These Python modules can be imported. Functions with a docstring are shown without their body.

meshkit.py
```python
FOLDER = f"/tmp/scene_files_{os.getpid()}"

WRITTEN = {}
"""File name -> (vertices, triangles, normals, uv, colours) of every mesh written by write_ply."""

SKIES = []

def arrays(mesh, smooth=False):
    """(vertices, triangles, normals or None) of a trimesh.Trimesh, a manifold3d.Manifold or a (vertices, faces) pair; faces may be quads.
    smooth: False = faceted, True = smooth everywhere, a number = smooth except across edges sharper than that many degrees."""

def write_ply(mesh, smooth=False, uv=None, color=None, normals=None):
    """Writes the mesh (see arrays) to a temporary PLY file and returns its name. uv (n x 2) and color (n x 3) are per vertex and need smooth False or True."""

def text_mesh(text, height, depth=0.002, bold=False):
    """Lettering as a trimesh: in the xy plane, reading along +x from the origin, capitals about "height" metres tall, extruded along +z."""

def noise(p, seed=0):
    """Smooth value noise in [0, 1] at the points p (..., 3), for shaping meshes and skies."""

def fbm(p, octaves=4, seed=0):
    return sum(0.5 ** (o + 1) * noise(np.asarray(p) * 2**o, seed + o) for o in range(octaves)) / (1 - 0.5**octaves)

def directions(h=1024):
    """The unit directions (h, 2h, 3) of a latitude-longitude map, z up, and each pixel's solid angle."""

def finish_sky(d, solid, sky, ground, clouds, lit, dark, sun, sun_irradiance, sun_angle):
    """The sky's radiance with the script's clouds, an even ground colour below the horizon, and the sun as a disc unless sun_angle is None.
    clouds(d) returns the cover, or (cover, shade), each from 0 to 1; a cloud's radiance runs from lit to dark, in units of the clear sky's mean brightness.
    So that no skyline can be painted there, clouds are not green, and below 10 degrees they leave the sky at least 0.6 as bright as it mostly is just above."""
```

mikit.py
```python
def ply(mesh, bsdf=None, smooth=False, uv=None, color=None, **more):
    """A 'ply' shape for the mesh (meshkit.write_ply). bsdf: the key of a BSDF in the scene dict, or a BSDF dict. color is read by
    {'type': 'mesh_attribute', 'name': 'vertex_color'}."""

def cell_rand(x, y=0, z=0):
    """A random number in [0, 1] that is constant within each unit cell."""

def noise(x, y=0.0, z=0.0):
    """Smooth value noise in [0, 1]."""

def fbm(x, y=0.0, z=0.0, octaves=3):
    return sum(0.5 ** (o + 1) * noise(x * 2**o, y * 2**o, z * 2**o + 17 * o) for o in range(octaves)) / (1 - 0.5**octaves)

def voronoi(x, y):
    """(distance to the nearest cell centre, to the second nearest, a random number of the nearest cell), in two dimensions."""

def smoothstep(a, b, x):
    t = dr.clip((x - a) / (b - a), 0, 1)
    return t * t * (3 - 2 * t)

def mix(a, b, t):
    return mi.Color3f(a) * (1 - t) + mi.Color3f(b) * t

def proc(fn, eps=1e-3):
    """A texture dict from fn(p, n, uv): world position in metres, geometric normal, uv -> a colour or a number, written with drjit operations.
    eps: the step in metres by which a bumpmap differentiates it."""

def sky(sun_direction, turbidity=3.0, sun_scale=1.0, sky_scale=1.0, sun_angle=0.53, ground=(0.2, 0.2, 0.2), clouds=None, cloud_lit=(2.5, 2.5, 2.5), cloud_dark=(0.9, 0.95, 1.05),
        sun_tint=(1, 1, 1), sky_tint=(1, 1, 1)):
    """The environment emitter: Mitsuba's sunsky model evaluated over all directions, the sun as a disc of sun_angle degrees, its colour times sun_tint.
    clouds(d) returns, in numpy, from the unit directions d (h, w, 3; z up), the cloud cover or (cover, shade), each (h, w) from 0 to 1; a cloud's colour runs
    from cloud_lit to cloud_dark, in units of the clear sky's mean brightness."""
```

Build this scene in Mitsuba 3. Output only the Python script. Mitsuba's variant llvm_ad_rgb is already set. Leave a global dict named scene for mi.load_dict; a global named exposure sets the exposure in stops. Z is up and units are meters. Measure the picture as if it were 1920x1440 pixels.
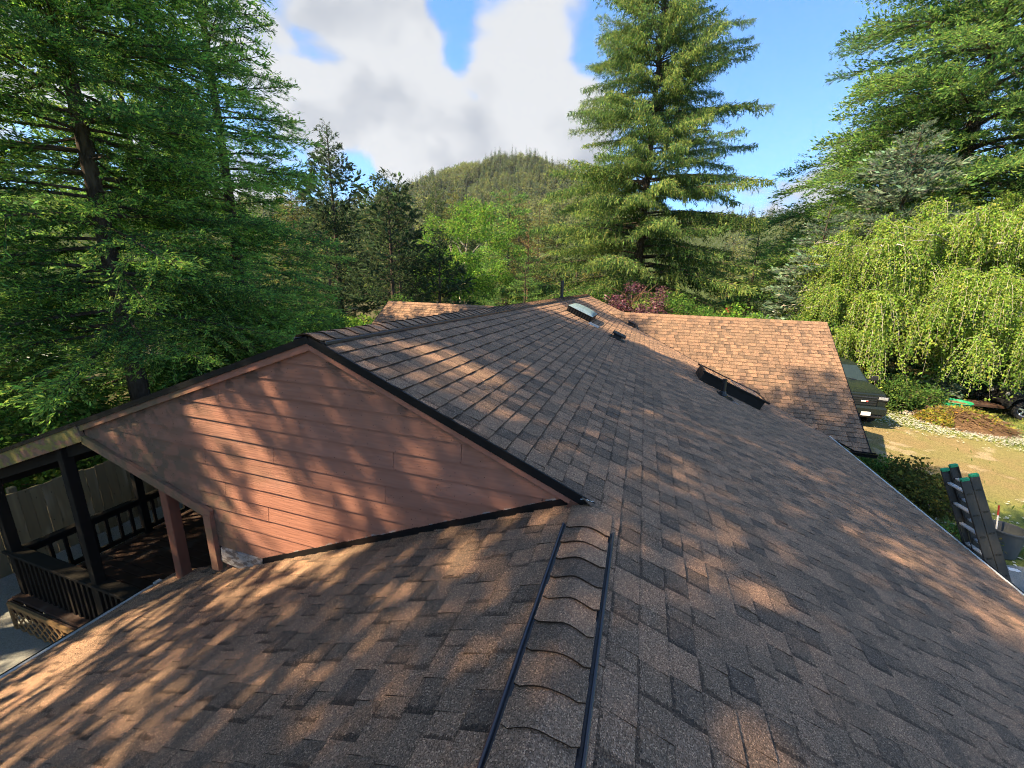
import math, random
import numpy as np, trimesh, shapely.geometry as sg, shapely.affinity as sa
import drjit as dr, mitsuba as mi
import mikit, meshkit
from mikit import proc, noise, fbm, cell_rand, smoothstep, mix, voronoi

random.seed(7)
rng = np.random.default_rng(7)
T = mi.ScalarTransform4f
scene, labels = {}, {}

# ------------------------------------------------------------------ camera, sky, exposure
EYE = np.array([0.179, 0.0, 1.38])
YAW, PITCH, ROLL = 0.3061, 0.2500, 0.0289
cy_, sy_, cp_, sp_ = math.cos(YAW), math.sin(YAW), math.cos(PITCH), math.sin(PITCH)
FWD = np.array([-sy_ * cp_, cy_ * cp_, -sp_])
R0 = np.array([cy_, sy_, 0.0])
U0 = np.cross(R0, FWD)
UPV = -math.sin(ROLL) * R0 + math.cos(ROLL) * U0
scene['camera'] = {'type': 'perspective', 'fov': 103.93, 'fov_axis': 'x', 'near_clip': 0.05, 'far_clip': 6000.0,
                   'to_world': T().look_at(origin=EYE.tolist(), target=(EYE + FWD).tolist(), up=UPV.tolist())}
SUN = np.array([-0.575, -0.41, 0.708])


def az_el(az, el):
    a, e = math.radians(az), math.radians(el)
    return np.array([math.sin(a) * math.cos(e), math.cos(a) * math.cos(e), math.sin(e)])


# cumulus banks and the blue holes between them: (azimuth from +y towards +x, elevation, radius in degrees, strength)
BANKS = [(-38, 21, 7, 0.42), (-34, 27, 7, 0.42), (-30, 19, 6, 0.36), (-17, 20, 6, 0.42), (-13, 23, 5, 0.30), (-19, 14, 8, 0.36), (-30, 13, 7, 0.36), (18.5, 10.5, 4, 0.62), (12, 8.5, 5, 0.62), (-13, 29, 5, 0.28), (-50, 12, 8, 0.22),
         (-62, 26, 9, 0.20), (-24, 17, 15, 0.34), (-12, 18, 6, 0.30), (-9, 13, 6, 0.2), (90, 35, 25, 0.1), (150, 45, 25, 0.2)]
HOLES = [(-26.5, 28.5, 2.4, 0.62), (-25.2, 24.5, 2.0, 0.50), (-23.0, 20.5, 1.7, 0.40), (-19.5, 23.5, 1.6, 0.25), (-30, 16, 1.6, 0.22), (-36.5, 13.6, 2.2, 0.50), (0, 25, 7, 0.7), (8, 20, 8, 0.8), (8, 30, 10, 0.6), (-46, 30, 5, 0.45), (-56, 20, 8, 0.25), (-26, 11.0, 2.4, 0.30)]


def clouds(d):
    q = d / np.maximum(d[..., 2:] + 0.55, 0.3)
    w = meshkit.fbm(q * 5.0 + 2.0, 4, seed=21)[..., None] - 0.5
    q = q + w * 0.16
    n1 = meshkit.fbm(np.stack([q[..., 0] * 6.5 + 3.1, q[..., 1] * 6.5, q[..., 2] * 5.0], -1), 7, seed=4)
    n2 = meshkit.fbm(np.stack([q[..., 0] * 7.0, q[..., 1] * 7.0 + 9, q[..., 2] * 6.0 + 5.0], -1), 5, seed=11)
    bias = np.zeros(d.shape[:2])
    for (az, el, r, s), sign in [(b, 1) for b in BANKS] + [(h, -1) for h in HOLES]:
        ang = np.degrees(np.arccos(np.clip(d @ az_el(az, el), -1, 1)))
        bias = bias + sign * s * np.exp(-(ang / r) ** 2)
    f = (n1 - 0.5) * 2.0 + bias
    cover = np.clip((f + 0.0) / 0.40, 0, 1)
    cover = cover * cover * (3 - 2 * cover)
    shade = np.clip(0.35 + (n2 - 0.5) * 3.0 - (cover - 0.75) * 0.9, 0, 1)
    return cover * 0.97, shade


scene['sky'] = mikit.sky(SUN.tolist(), turbidity=3.0, clouds=clouds, cloud_lit=(1.10, 1.13, 1.16), cloud_dark=(0.64, 0.70, 0.80), sky_tint=(0.50, 0.72, 0.90), sun_tint=(0.92, 0.86, 0.75))
exposure = 3.4
# ------------------------------------------------------------------ helpers
def lab(key, label=None, category=None, group=None, kind=None):
    d = labels.setdefault(key, {})
    for k, v in (('label', label), ('category', category), ('group', group), ('kind', kind)):
        if v:
            d[k] = v
    return key


COUNT = {}


def numbered(name):
    n = COUNT.get(name, -1) + 1
    COUNT[name] = n
    return name if n == 0 else f'{name}_{n:03d}'


def put(key, mesh, bsdf, smooth=False, uv=None, color=None, exact=False, **more):
    key = key if exact else numbered(key)
    scene[key] = mikit.ply(mesh, bsdf, smooth=smooth, uv=uv, color=color, **more)
    return key


class MB:
    """Collects quads, boxes, bars and tubes into one mesh."""

    def __init__(s):
        s.v, s.f, s.n = [], [], 0

    def add(s, v, f):
        v, f = np.asarray(v, float).reshape(-1, 3), np.asarray(f, int)
        if f.shape[1] == 4:
            f = np.vstack([f[:, [0, 1, 2]], f[:, [0, 2, 3]]])
        s.v.append(v); s.f.append(f + s.n); s.n += len(v)
        return s

    def mesh(s, m):
        return s.add(m.vertices, m.faces)

    def box(s, c, size, R=None, bev=0.0):
        h = np.asarray(size, float) / 2
        if bev > 0:
            bev = min(bev, 0.45 * min(size))
            pts = []
            for sx in (-1, 1):
                for sy in (-1, 1):
                    for sz in (-1, 1):
                        b = np.array([sx, sy, sz]) * h
                        for k in range(3):
                            q = b.copy()
                            for j in range(3):
                                if j != k:
                                    q[j] -= np.sign(b[j]) * bev
                            pts.append(q)
            m = trimesh.convex.convex_hull(np.array(pts))
            v, f = np.array(m.vertices), np.array(m.faces)
        else:
            v = np.array([[x, y, z] for x in (-1, 1) for y in (-1, 1) for z in (-1, 1)], float) * h
            f = np.array([[0, 1, 3, 2], [4, 6, 7, 5], [0, 4, 5, 1], [2, 3, 7, 6], [0, 2, 6, 4], [1, 5, 7, 3]])
        if R is not None:
            v = v @ np.asarray(R).T
        return s.add(v + np.asarray(c, float), f)

    def bar(s, a, b, w, h, up=(0, 0, 1), bev=0.0):
        a, b = np.asarray(a, float), np.asarray(b, float)
        x = b - a
        L = np.linalg.norm(x)
        x = x / L
        y = np.cross(np.asarray(up, float), x)
        y /= np.linalg.norm(y)
        z = np.cross(x, y)
        return s.box((a + b) / 2, (L, w, h), np.stack([x, y, z], 1), bev)

    def tube(s, pts, rad, sides=8, cap=True):
        p = np.asarray(pts, float)
        r = np.broadcast_to(np.asarray(rad, float), (len(p),))
        t = np.gradient(p, axis=0)
        t /= np.linalg.norm(t, axis=1, keepdims=True) + 1e-12
        ref = np.where(np.abs(t[:, 2:]) < 0.9, [0, 0, 1.0], [1.0, 0, 0])
        a = np.cross(t, ref); a /= np.linalg.norm(a, axis=1, keepdims=True) + 1e-12
        for i in range(1, len(a)):
            if a[i] @ a[i - 1] < 0:
                a[i] = -a[i]
        b = np.cross(t, a)
        g = np.arange(sides) * 2 * np.pi / sides
        v = p[:, None] + r[:, None, None] * (np.cos(g)[None, :, None] * a[:, None] + np.sin(g)[None, :, None] * b[:, None])
        f = [[i * sides + j, i * sides + (j + 1) % sides, (i + 1) * sides + (j + 1) % sides, (i + 1) * sides + j] for i in range(len(p) - 1) for j in range(sides)]
        s.add(v.reshape(-1, 3), f)
        if cap:
            for k in (0, len(p) - 1):
                s.add(np.vstack([v[k], p[k]]), [[j, (j + 1) % sides, sides] for j in range(sides)])
        return s

    def lathe(s, prof, c=(0, 0, 0), sides=24):
        prof = np.asarray(prof, float)
        g = np.arange(sides) * 2 * np.pi / sides
        v = np.stack([prof[:, None, 0] * np.cos(g), prof[:, None, 0] * np.sin(g), np.broadcast_to(prof[:, None, 1], (len(prof), sides))], -1)
        f = [[i * sides + j, i * sides + (j + 1) % sides, (i + 1) * sides + (j + 1) % sides, (i + 1) * sides + j] for i in range(len(prof) - 1) for j in range(sides)]
        return s.add(v.reshape(-1, 3) + np.asarray(c, float), f)

    def prism(s, poly, fn, depth):
        """A polygon in two coordinates, extruded; fn(u, v, w) -> points."""
        m = trimesh.creation.extrude_polygon(poly if hasattr(poly, 'exterior') else sg.Polygon(poly), depth, engine='earcut')
        v = np.array(m.vertices)
        return s.add(fn(v[:, 0], v[:, 1], v[:, 2]), np.array(m.faces))

    def get(s):
        return np.vstack(s.v), np.vstack(s.f)

    def put(s, key, bsdf, smooth=False, **more):
        return put(key, s.get(), bsdf, smooth=smooth, **more)


def rotz(a):
    c, s = math.cos(a), math.sin(a)
    return np.array([[c, -s, 0], [s, c, 0], [0, 0, 1.0]])


# ------------------------------------------------------------------ materials
def rgb(*c):
    return {'type': 'rgb', 'value': list(c)}


def mat(name, color, rough=0.6, spec=0.4, metallic=0.0, bump=None, **more):
    b = {'type': 'principled', 'base_color': color if isinstance(color, dict) else rgb(*color), 'roughness': rough, 'specular': spec, 'metallic': metallic, **more}
    if bump:
        b = {'type': 'bumpmap', 'tex': proc(bump[0], eps=bump[2]), 'scale': bump[1], 'nested': b}
    scene[name] = {'type': 'twosided', 'nested': b}
    return name


# asphalt shingle granules: uv.x = tone index + place along the tab, uv.y = random of the tab + place down the tab
TONES = [(0.290, 0.174, 0.108), (0.240, 0.152, 0.099), (0.200, 0.130, 0.084), (0.164, 0.110, 0.074), (0.118, 0.083, 0.060)]


def shingle_color(p, n, uv):
    tone, u = dr.floor(uv.x), uv.x - dr.floor(uv.x)
    v = uv.y - dr.floor(uv.y)
    pid = dr.floor(uv.y)
    g = cell_rand(p.x * 240, p.y * 240, p.z * 240)
    g2 = cell_rand(p.x * 120 + 5, p.y * 120, p.z * 120)
    blot = fbm(p.x * 9 + pid * 0.37, p.y * 9, p.z * 9, 2)
    base = mi.Color3f(*TONES[4])
    t = tone - 10 * dr.floor(tone / 10)
    cap = tone >= 20
    half = dr.select(cap & (u + (blot - 0.5) * 0.10 > 0.62), dr.select(t < 2, 3.8, 0.6), t)  # hip-and-ridge caps change blend part way across
    shift = half + (blot - 0.5) * 2.2 + (g2 - 0.5) * 1.9
    for k in range(3, -1, -1):
        base = mix(base, mi.Color3f(*TONES[k]), dr.clip(k + 1 - shift, 0, 1))
    rec = (tone >= 10) & (tone < 20)
    ragged = (g2 - 0.5) * 0.10 + (blot - 0.5) * 0.12
    band = rec & ((v < 0.12 + ragged) | (u < 0.16 + ragged))      # the dark granules printed beside and above the raised tabs
    base = dr.select(band, base * 0.5, base)
    base = dr.select(~cap & ~rec & (v < 0.05 + ragged * 0.4), base * 0.5, base)
    grain = 0.42 + 1.08 * g + dr.select(g > 0.93, 0.8, 0.0)
    dust = smoothstep(0.52, 0.8, fbm(p.x * 0.8 + 3, p.y * 0.8, p.z, 3)) * 0.25
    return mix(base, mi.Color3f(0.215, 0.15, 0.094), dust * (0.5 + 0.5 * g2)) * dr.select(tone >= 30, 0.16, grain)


mat('shingles_mat', proc(shingle_color), rough=0.9, spec=0.25, bump=(lambda p, n, uv: noise(p.x * 300, p.y * 300, p.z * 300), 0.0022, 0.0012))


def siding_color(p, n, uv):
    grain = fbm(p.x * 3.0, p.y * 10, p.z * 60, 3)
    c = mix((0.40, 0.19, 0.128), (0.28, 0.125, 0.086), grain)
    c = mix(c, (0.44, 0.22, 0.16), smoothstep(0.55, 0.85, fbm(p.x * 2.2 + 7, p.z * 5, 1.0, 3)) * 0.5)
    left = smoothstep(-2.6, -4.6, p.x + (fbm(p.x * 1.4, p.z * 2.6, 4.0, 3) - 0.5) * 3.0)      # mildew and dirt on the weather end of the wall
    spots = smoothstep(0.36, 0.58, fbm(p.x * 11, p.z * 13, 2.0, 4))
    c = mix(c, (0.135, 0.10, 0.068), left * (0.45 + 0.45 * spots))
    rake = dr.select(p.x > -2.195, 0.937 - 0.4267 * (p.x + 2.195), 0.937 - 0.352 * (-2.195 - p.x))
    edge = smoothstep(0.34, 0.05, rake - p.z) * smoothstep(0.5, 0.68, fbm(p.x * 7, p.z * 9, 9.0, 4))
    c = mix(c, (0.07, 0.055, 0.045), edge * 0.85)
    low = dr.select(p.x > -4, p.z - 0.4336 * p.x, 1.0)
    chip = (low < 0.066 + 0.022 * (noise(p.x * 17, 3.0) - 0.5)) & (fbm(p.x * 31, p.z * 30, 5.0, 3) > 0.56)
    c = dr.select(chip, mi.Color3f(0.36, 0.33, 0.30), c)                                      # bare primer where the cut edge has flaked
    fleck = cell_rand(dr.floor(p.x * 160), dr.floor(p.z * 160), 3) > 0.996
    return dr.select(fleck, c * 0.35, c)


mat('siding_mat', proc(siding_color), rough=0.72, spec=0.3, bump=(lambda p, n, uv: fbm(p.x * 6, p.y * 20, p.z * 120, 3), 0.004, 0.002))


def trim_color(p, n, uv):
    c = mix((0.40, 0.185, 0.125), (0.30, 0.125, 0.09), fbm(p.x * 4, p.y * 4, p.z * 40, 3))
    left = smoothstep(-2.4, -4.0, p.x + (fbm(p.x * 2.4, p.z * 4, 4.0, 3) - 0.5) * 2.0)
    c = mix(c, (0.15, 0.12, 0.075), left * (0.5 + 0.4 * smoothstep(0.35, 0.6, fbm(p.x * 12, p.z * 12, 1.0, 3))))
    moss = left * smoothstep(0.42, 0.56, fbm(p.x * 7, p.z * 15, 3.0, 3)) * smoothstep(-5.0, -5.6, p.x)
    return mix(c, (0.22, 0.20, 0.055), moss * 0.8)


mat('trim_mat', proc(trim_color), rough=0.75, spec=0.25)


def primer_color(p, n, uv):
    s = smoothstep(0.42, 0.62, fbm(p.x * 22, p.y * 22, p.z * 30, 4))
    return mix((0.36, 0.34, 0.32), (0.13, 0.10, 0.08), s * 0.85)


mat('primer_mat', proc(primer_color), rough=0.8, spec=0.2)
mat('black_metal', (0.0075, 0.0078, 0.009), rough=0.5, spec=0.25)
mat('black_plastic', proc(lambda p, n, uv: mix((0.010, 0.0105, 0.013), (0.020, 0.021, 0.024), fbm(p.x * 14, p.y * 14, p.z * 14, 3))), rough=0.38, spec=0.5)
mat('dark_soffit', (0.020, 0.016, 0.014), rough=0.8, spec=0.2)
mat('drip_metal', proc(lambda p, n, uv: mix((0.50, 0.52, 0.50), (0.30, 0.32, 0.30), smoothstep(0.4, 0.7, fbm(p.x * 20, p.y * 5, p.z * 20, 3)))), rough=0.5, spec=0.4)
mat('gutter_black', (0.008, 0.008, 0.009), rough=0.3, spec=0.5)
mat('lead_flashing', proc(lambda p, n, uv: mix((0.30, 0.33, 0.36), (0.18, 0.2, 0.23), fbm(p.x * 15, p.y * 15, p.z * 15, 3))), rough=0.4, spec=0.5)


def deck_color(p, n, uv):
    c = mix((0.065, 0.034, 0.024), (0.040, 0.027, 0.021), fbm(p.x * 3, p.y * 30, p.z * 30, 3))
    return mix(c, (0.12, 0.10, 0.085), smoothstep(0.5, 0.75, fbm(p.x * 5, p.y * 5, p.z * 5, 3)) * 0.5)


mat('deck_wood', proc(deck_color), rough=0.75, spec=0.2)
mat('rail_plastic', (0.022, 0.027, 0.037), rough=0.32, spec=0.6)
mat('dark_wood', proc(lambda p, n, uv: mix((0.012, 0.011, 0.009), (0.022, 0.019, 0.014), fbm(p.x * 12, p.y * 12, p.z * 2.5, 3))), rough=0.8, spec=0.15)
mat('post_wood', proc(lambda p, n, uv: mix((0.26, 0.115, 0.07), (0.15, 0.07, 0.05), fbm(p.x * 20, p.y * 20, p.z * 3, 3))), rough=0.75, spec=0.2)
mat('lattice_wood', proc(lambda p, n, uv: mix((0.30, 0.19, 0.085), (0.17, 0.105, 0.05), fbm(p.x * 9, p.y * 9, p.z * 9, 3))), rough=0.8, spec=0.2)


def fence_color(p, n, uv):
    r = uv.x
    c = mix((0.215, 0.18, 0.105), (0.135, 0.112, 0.064), fbm(p.y * 26 + r * 9, p.z * 2.2, r * 40, 4))
    c = mix(c, (0.30, 0.265, 0.19), smoothstep(0.55, 0.75, fbm(p.y * 9, p.z * 1.2, r * 30, 3)) * 0.6)
    knot = smoothstep(0.055, 0.02, voronoi(p.y * 5 + r * 3, p.z * 2.5)[0])
    c = mix(c, (0.04, 0.03, 0.02), knot * 0.7)
    return c * (0.75 + 0.5 * r)


mat('fence_wood', proc(fence_color), rough=0.85, spec=0.15)


def concrete_color(p, n, uv):
    c = mix((0.27, 0.275, 0.25), (0.19, 0.20, 0.185), fbm(p.x * 1.3, p.y * 1.3, 2.0, 4))
    c = mix(c, (0.13, 0.15, 0.12), smoothstep(0.5, 0.75, fbm(p.x * 0.6 + 4, p.y * 0.6, 6.0, 3)) * 0.6)
    g = cell_rand(p.x * 160, p.y * 160)
    return c * (0.72 + 0.5 * g)


mat('concrete_mat', proc(concrete_color), rough=0.85, spec=0.25)


def zone(p):
    """0 on the bare drive, 1 in the grass."""
    w = (fbm(p.x * 0.55, p.y * 0.55, 1.0, 4) - 0.5) * 3.2
    far = smoothstep(-0.6, 0.9, p.y - (18.5 - 0.47 * (p.x - 9.2)) + w * 0.8)
    near = smoothstep(0.8, -1.2, p.y - (11.6 + 0.35 * (p.x - 8)) + w * 0.8)
    hedge = smoothstep(0.6, -0.5, p.x - 6.6 - 0.1 * (p.y - 10) + w * 0.3)
    return dr.maximum(dr.maximum(far, near), hedge)


def ground_color(p, n, uv):
    z = zone(p)
    fine = fbm(p.x * 7, p.y * 7, 3.0, 4)
    g = cell_rand(p.x * 45, p.y * 45)
    dirt = mix((0.195, 0.148, 0.072), (0.14, 0.117, 0.052), fine)
    dirt = mix(dirt, (0.15, 0.14, 0.055), smoothstep(0.42, 0.62, fbm(p.x * 1.1, p.y * 1.1, 8.0, 4)) * 0.8)
    dirt = mix(dirt, (0.27, 0.225, 0.15), smoothstep(0.62, 0.75, fbm(p.x * 1.9 + 7, p.y * 1.9, 5.0, 3)) * 0.6)
    grass = mix((0.11, 0.145, 0.035), (0.17, 0.18, 0.045), fbm(p.x * 1.7, p.y * 1.7, 4.0, 3))
    grass = mix(grass, (0.09, 0.12, 0.035), smoothstep(0.45, 0.65, fine))
    c = mix(dirt, grass, z)
    wild = smoothstep(4.5, 3.0, p.x) + smoothstep(23.0, 25.0, p.y)
    c = mix(c, mix((0.055, 0.065, 0.028), (0.085, 0.07, 0.04), fine), dr.clip(wild, 0, 1))
    return c * (0.7 + 0.6 * g)


mat('ground_mat', proc(ground_color), rough=0.95, spec=0.1)
mat('hill_mat', proc(lambda p, n, uv: mix((0.028, 0.046, 0.018), (0.055, 0.072, 0.026), fbm(p.x * 0.05, p.y * 0.05, 1.0, 4))), rough=1.0, spec=0.0)
mat('bark_mat', proc(lambda p, n, uv: mix((0.115, 0.092, 0.072), (0.055, 0.043, 0.035), smoothstep(0.35, 0.65, fbm(p.x * 14, p.y * 14, p.z * 3, 4)))), rough=0.9, spec=0.1)
mat('birch_bark', proc(lambda p, n, uv: mix((0.52, 0.47, 0.41), (0.10, 0.085, 0.07), smoothstep(0.56, 0.66, fbm(p.x * 4, p.y * 4, p.z * 14, 4)))), rough=0.8, spec=0.2)
mat('pale_wood', proc(lambda p, n, uv: mix((0.38, 0.34, 0.28), (0.19, 0.16, 0.13), smoothstep(0.45, 0.7, fbm(p.x * 6, p.y * 6, p.z * 20, 4)))), rough=0.85, spec=0.15)
mat('dead_wood', proc(lambda p, n, uv: mix((0.21, 0.13, 0.07), (0.10, 0.065, 0.04), fbm(p.x * 9, p.y * 9, p.z * 9, 3))), rough=0.9, spec=0.1)
scene['foliage_mat'] = {'type': 'principledthin', 'base_color': {'type': 'mesh_attribute', 'name': 'vertex_color'}, 'roughness': 0.55, 'diff_trans': 0.95, 'spec_trans': 0.0, 'eta': 1.3}
mat('paint_dark', (0.010, 0.016, 0.015), rough=0.28, spec=0.35, clearcoat=0.35, clearcoat_gloss=0.9)
mat('tyre_rubber', (0.022, 0.022, 0.023), rough=0.85, spec=0.2)
mat('alloy', (0.62, 0.63, 0.65), rough=0.3, metallic=0.9)
mat('aluminium', (0.60, 0.62, 0.64), rough=0.45, metallic=0.15, spec=0.6)
mat('chrome', (0.75, 0.77, 0.79), rough=0.15, metallic=1.0)
mat('lamp_glass', (0.32, 0.34, 0.36), rough=0.12, spec=0.7)
mat('car_window', (0.025, 0.04, 0.038), rough=0.05, spec=0.45)
mat('white_paint', proc(lambda p, n, uv: mix((0.80, 0.80, 0.78), (0.66, 0.66, 0.63), fbm(p.x * 5, p.y * 5, p.z * 5, 3))), rough=0.5)
mat('red_plastic', (0.42, 0.05, 0.035), rough=0.45)
mat('yellow_plastic', (0.85, 0.68, 0.02), rough=0.45)
mat('green_plastic', (0.02, 0.30, 0.14), rough=0.45)
mat('fibreglass', proc(lambda p, n, uv: mix((0.062, 0.062, 0.058), (0.040, 0.041, 0.040), fbm(p.x * 20, p.y * 20, p.z * 5, 3))), rough=0.6, spec=0.35)
mat('bin_plastic', proc(lambda p, n, uv: mix((0.045, 0.054, 0.058), (0.075, 0.082, 0.085), fbm(p.x * 10, p.y * 10, p.z * 4, 3))), rough=0.55, spec=0.4)
mat('shed_wall', (0.16, 0.17, 0.18), rough=0.7)
mat('shed_roof', (0.42, 0.44, 0.44), rough=0.5)
mat('tan_steel', (0.44, 0.37, 0.24), rough=0.55)
mat('plaster', proc(lambda p, n, uv: mix((0.33, 0.16, 0.115), (0.26, 0.12, 0.09), fbm(p.x * 3, p.y * 3, p.z * 12, 3))), rough=0.8)
mat('stone', proc(lambda p, n, uv: mix((0.44, 0.42, 0.38), (0.24, 0.22, 0.2), smoothstep(0.4, 0.7, fbm(p.x * 7, p.y * 7, p.z * 7, 4)))), rough=0.85)
scene['dome_acrylic'] = {'type': 'twosided', 'nested': {'type': 'principled', 'base_color': rgb(0.20, 0.29, 0.32), 'roughness': 0.14, 'specular': 0.5, 'clearcoat': 0.5, 'clearcoat_gloss': 0.95}}
scene['pane_glass'] = {'type': 'thindielectric', 'int_ior': 1.5}
# ------------------------------------------------------------------ the house
M, ML, LL, MW = 0.4267, 0.352, 0.4336, 0.697      # slopes: main roof right and left, lower roof left, wing
RX, RZ = -2.195, 0.937                            # main ridge
E_, YW, YF = 4.77, 2.396, 17.87                   # right eave, gable rake, far rake
XL = -4.749                                       # lower roof, left eave
ZW, YR, XR, YE = 0.442, 14.644, 5.549, 10.81      # wing ridge, rake, eave
LX = -9.95                                        # left end of the wing
GZ = -3.6                                         # ground
Y0 = -2.6                                         # the roof behind the camera ends here
lab('house', 'brown shingled house with dusty pink lap siding on the gable', 'house')


def zmain(x): return RZ - M * (x - RX)
def zmainl(x): return RZ - ML * (RX - x)


EXPO = 0.143
shingle_pool = []                                  # (rank, verts, faces, uv)


def shingle_plane(org, u, v, n, poly, v0, v1, seed, rank=None, tabw=(0.105, 0.215)):
    """Laminated shingles, tab by tab: org + a*u + b*v, b runs down the slope. poly: outline in (a, b)."""
    r = random.Random(seed)
    P = sg.Polygon(poly)
    prep = shapely_prepared(P)
    amin, _, amax, _ = P.bounds
    rows = int(math.ceil((v1 - v0) / EXPO))
    for i in range(rows):
        b0, b1 = v0 + i * EXPO, min(v0 + (i + 1) * EXPO, v1 + 0.02)
        a = amin - r.random() * 0.5
        raised = r.random() < 0.5
        rowj = r.uniform(-0.0025, 0.0025)
        sheet_end = a + r.random()
        while a < amax:
            w = r.uniform(*tabw) * (1.0 if raised else 0.85)
            q = sg.box(a, b0, a + w, b1)
            raised_now = raised
            raised = not raised if r.random() < 0.93 else raised
            a0, a = a, a + w
            if not P.intersects(q):
                continue
            if not prep.contains(q):
                q = P.intersection(q)
                if q.is_empty or q.geom_type != 'Polygon' or q.area < 2e-4:
                    continue
                q = sg.polygon.orient(q.convex_hull)
            else:
                q = sg.polygon.orient(q)
            xy = np.array(q.exterior.coords)[:-1]
            hb = (0.0125 if raised_now else 0.0078) + r.uniform(-0.0012, 0.0016)
            f = np.clip((xy[:, 1] - b0) / EXPO, 0, 1)
            low = xy[:, 1] > b1 - 1e-6
            h = 0.0022 + (hb - 0.0022) * f
            yy = xy[:, 1] + np.where(low, rowj + r.uniform(-0.0015, 0.0015), 0)
            top = org + xy[:, :1] * u + yy[:, None] * v + h[:, None] * n
            bot = org + xy[:, :1] * u + yy[:, None] * v - 0.002 * n
            k = len(xy)
            V = np.vstack([top, top, bot])
            F = [[0, j, j + 1] for j in range(1, k - 1)] + [t for j in range(k) for t in ([k + j, 2 * k + j, 2 * k + (j + 1) % k], [k + j, 2 * k + (j + 1) % k, k + (j + 1) % k])]
            tone = r.choices([0, 1, 2, 3], [3, 5, 5, 1.5])[0] if raised_now else r.choices([1, 2, 3, 4], [3, 4, 4, 2])[0] + 10
            pid = r.randrange(1000)
            uv1 = np.stack([tone + 0.98 * np.clip((xy[:, 0] - a0) / w, 0, 1), pid + 0.98 * f], 1)
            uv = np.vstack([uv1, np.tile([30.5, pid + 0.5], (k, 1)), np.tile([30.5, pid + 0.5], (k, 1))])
            c = V[:k].mean(0)
            d = c - EYE
            dist = np.linalg.norm(d)
            w_ = d @ FWD
            sx, sy = (d @ (math.cos(ROLL) * R0 + math.sin(ROLL) * U0)) / max(w_, 0.05), (d @ UPV) / max(w_, 0.05)
            seen = w_ > 0.1 and abs(sx) < 1.28 and abs(sy) < 0.97
            area = q.area * abs(d @ n) / dist / max(w_, .1) ** 2 if seen and rank else 0.0
            shingle_pool.append((area, V, np.array(F), uv))


def shapely_prepared(P):
    from shapely.prepared import prep
    return prep(P)


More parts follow.
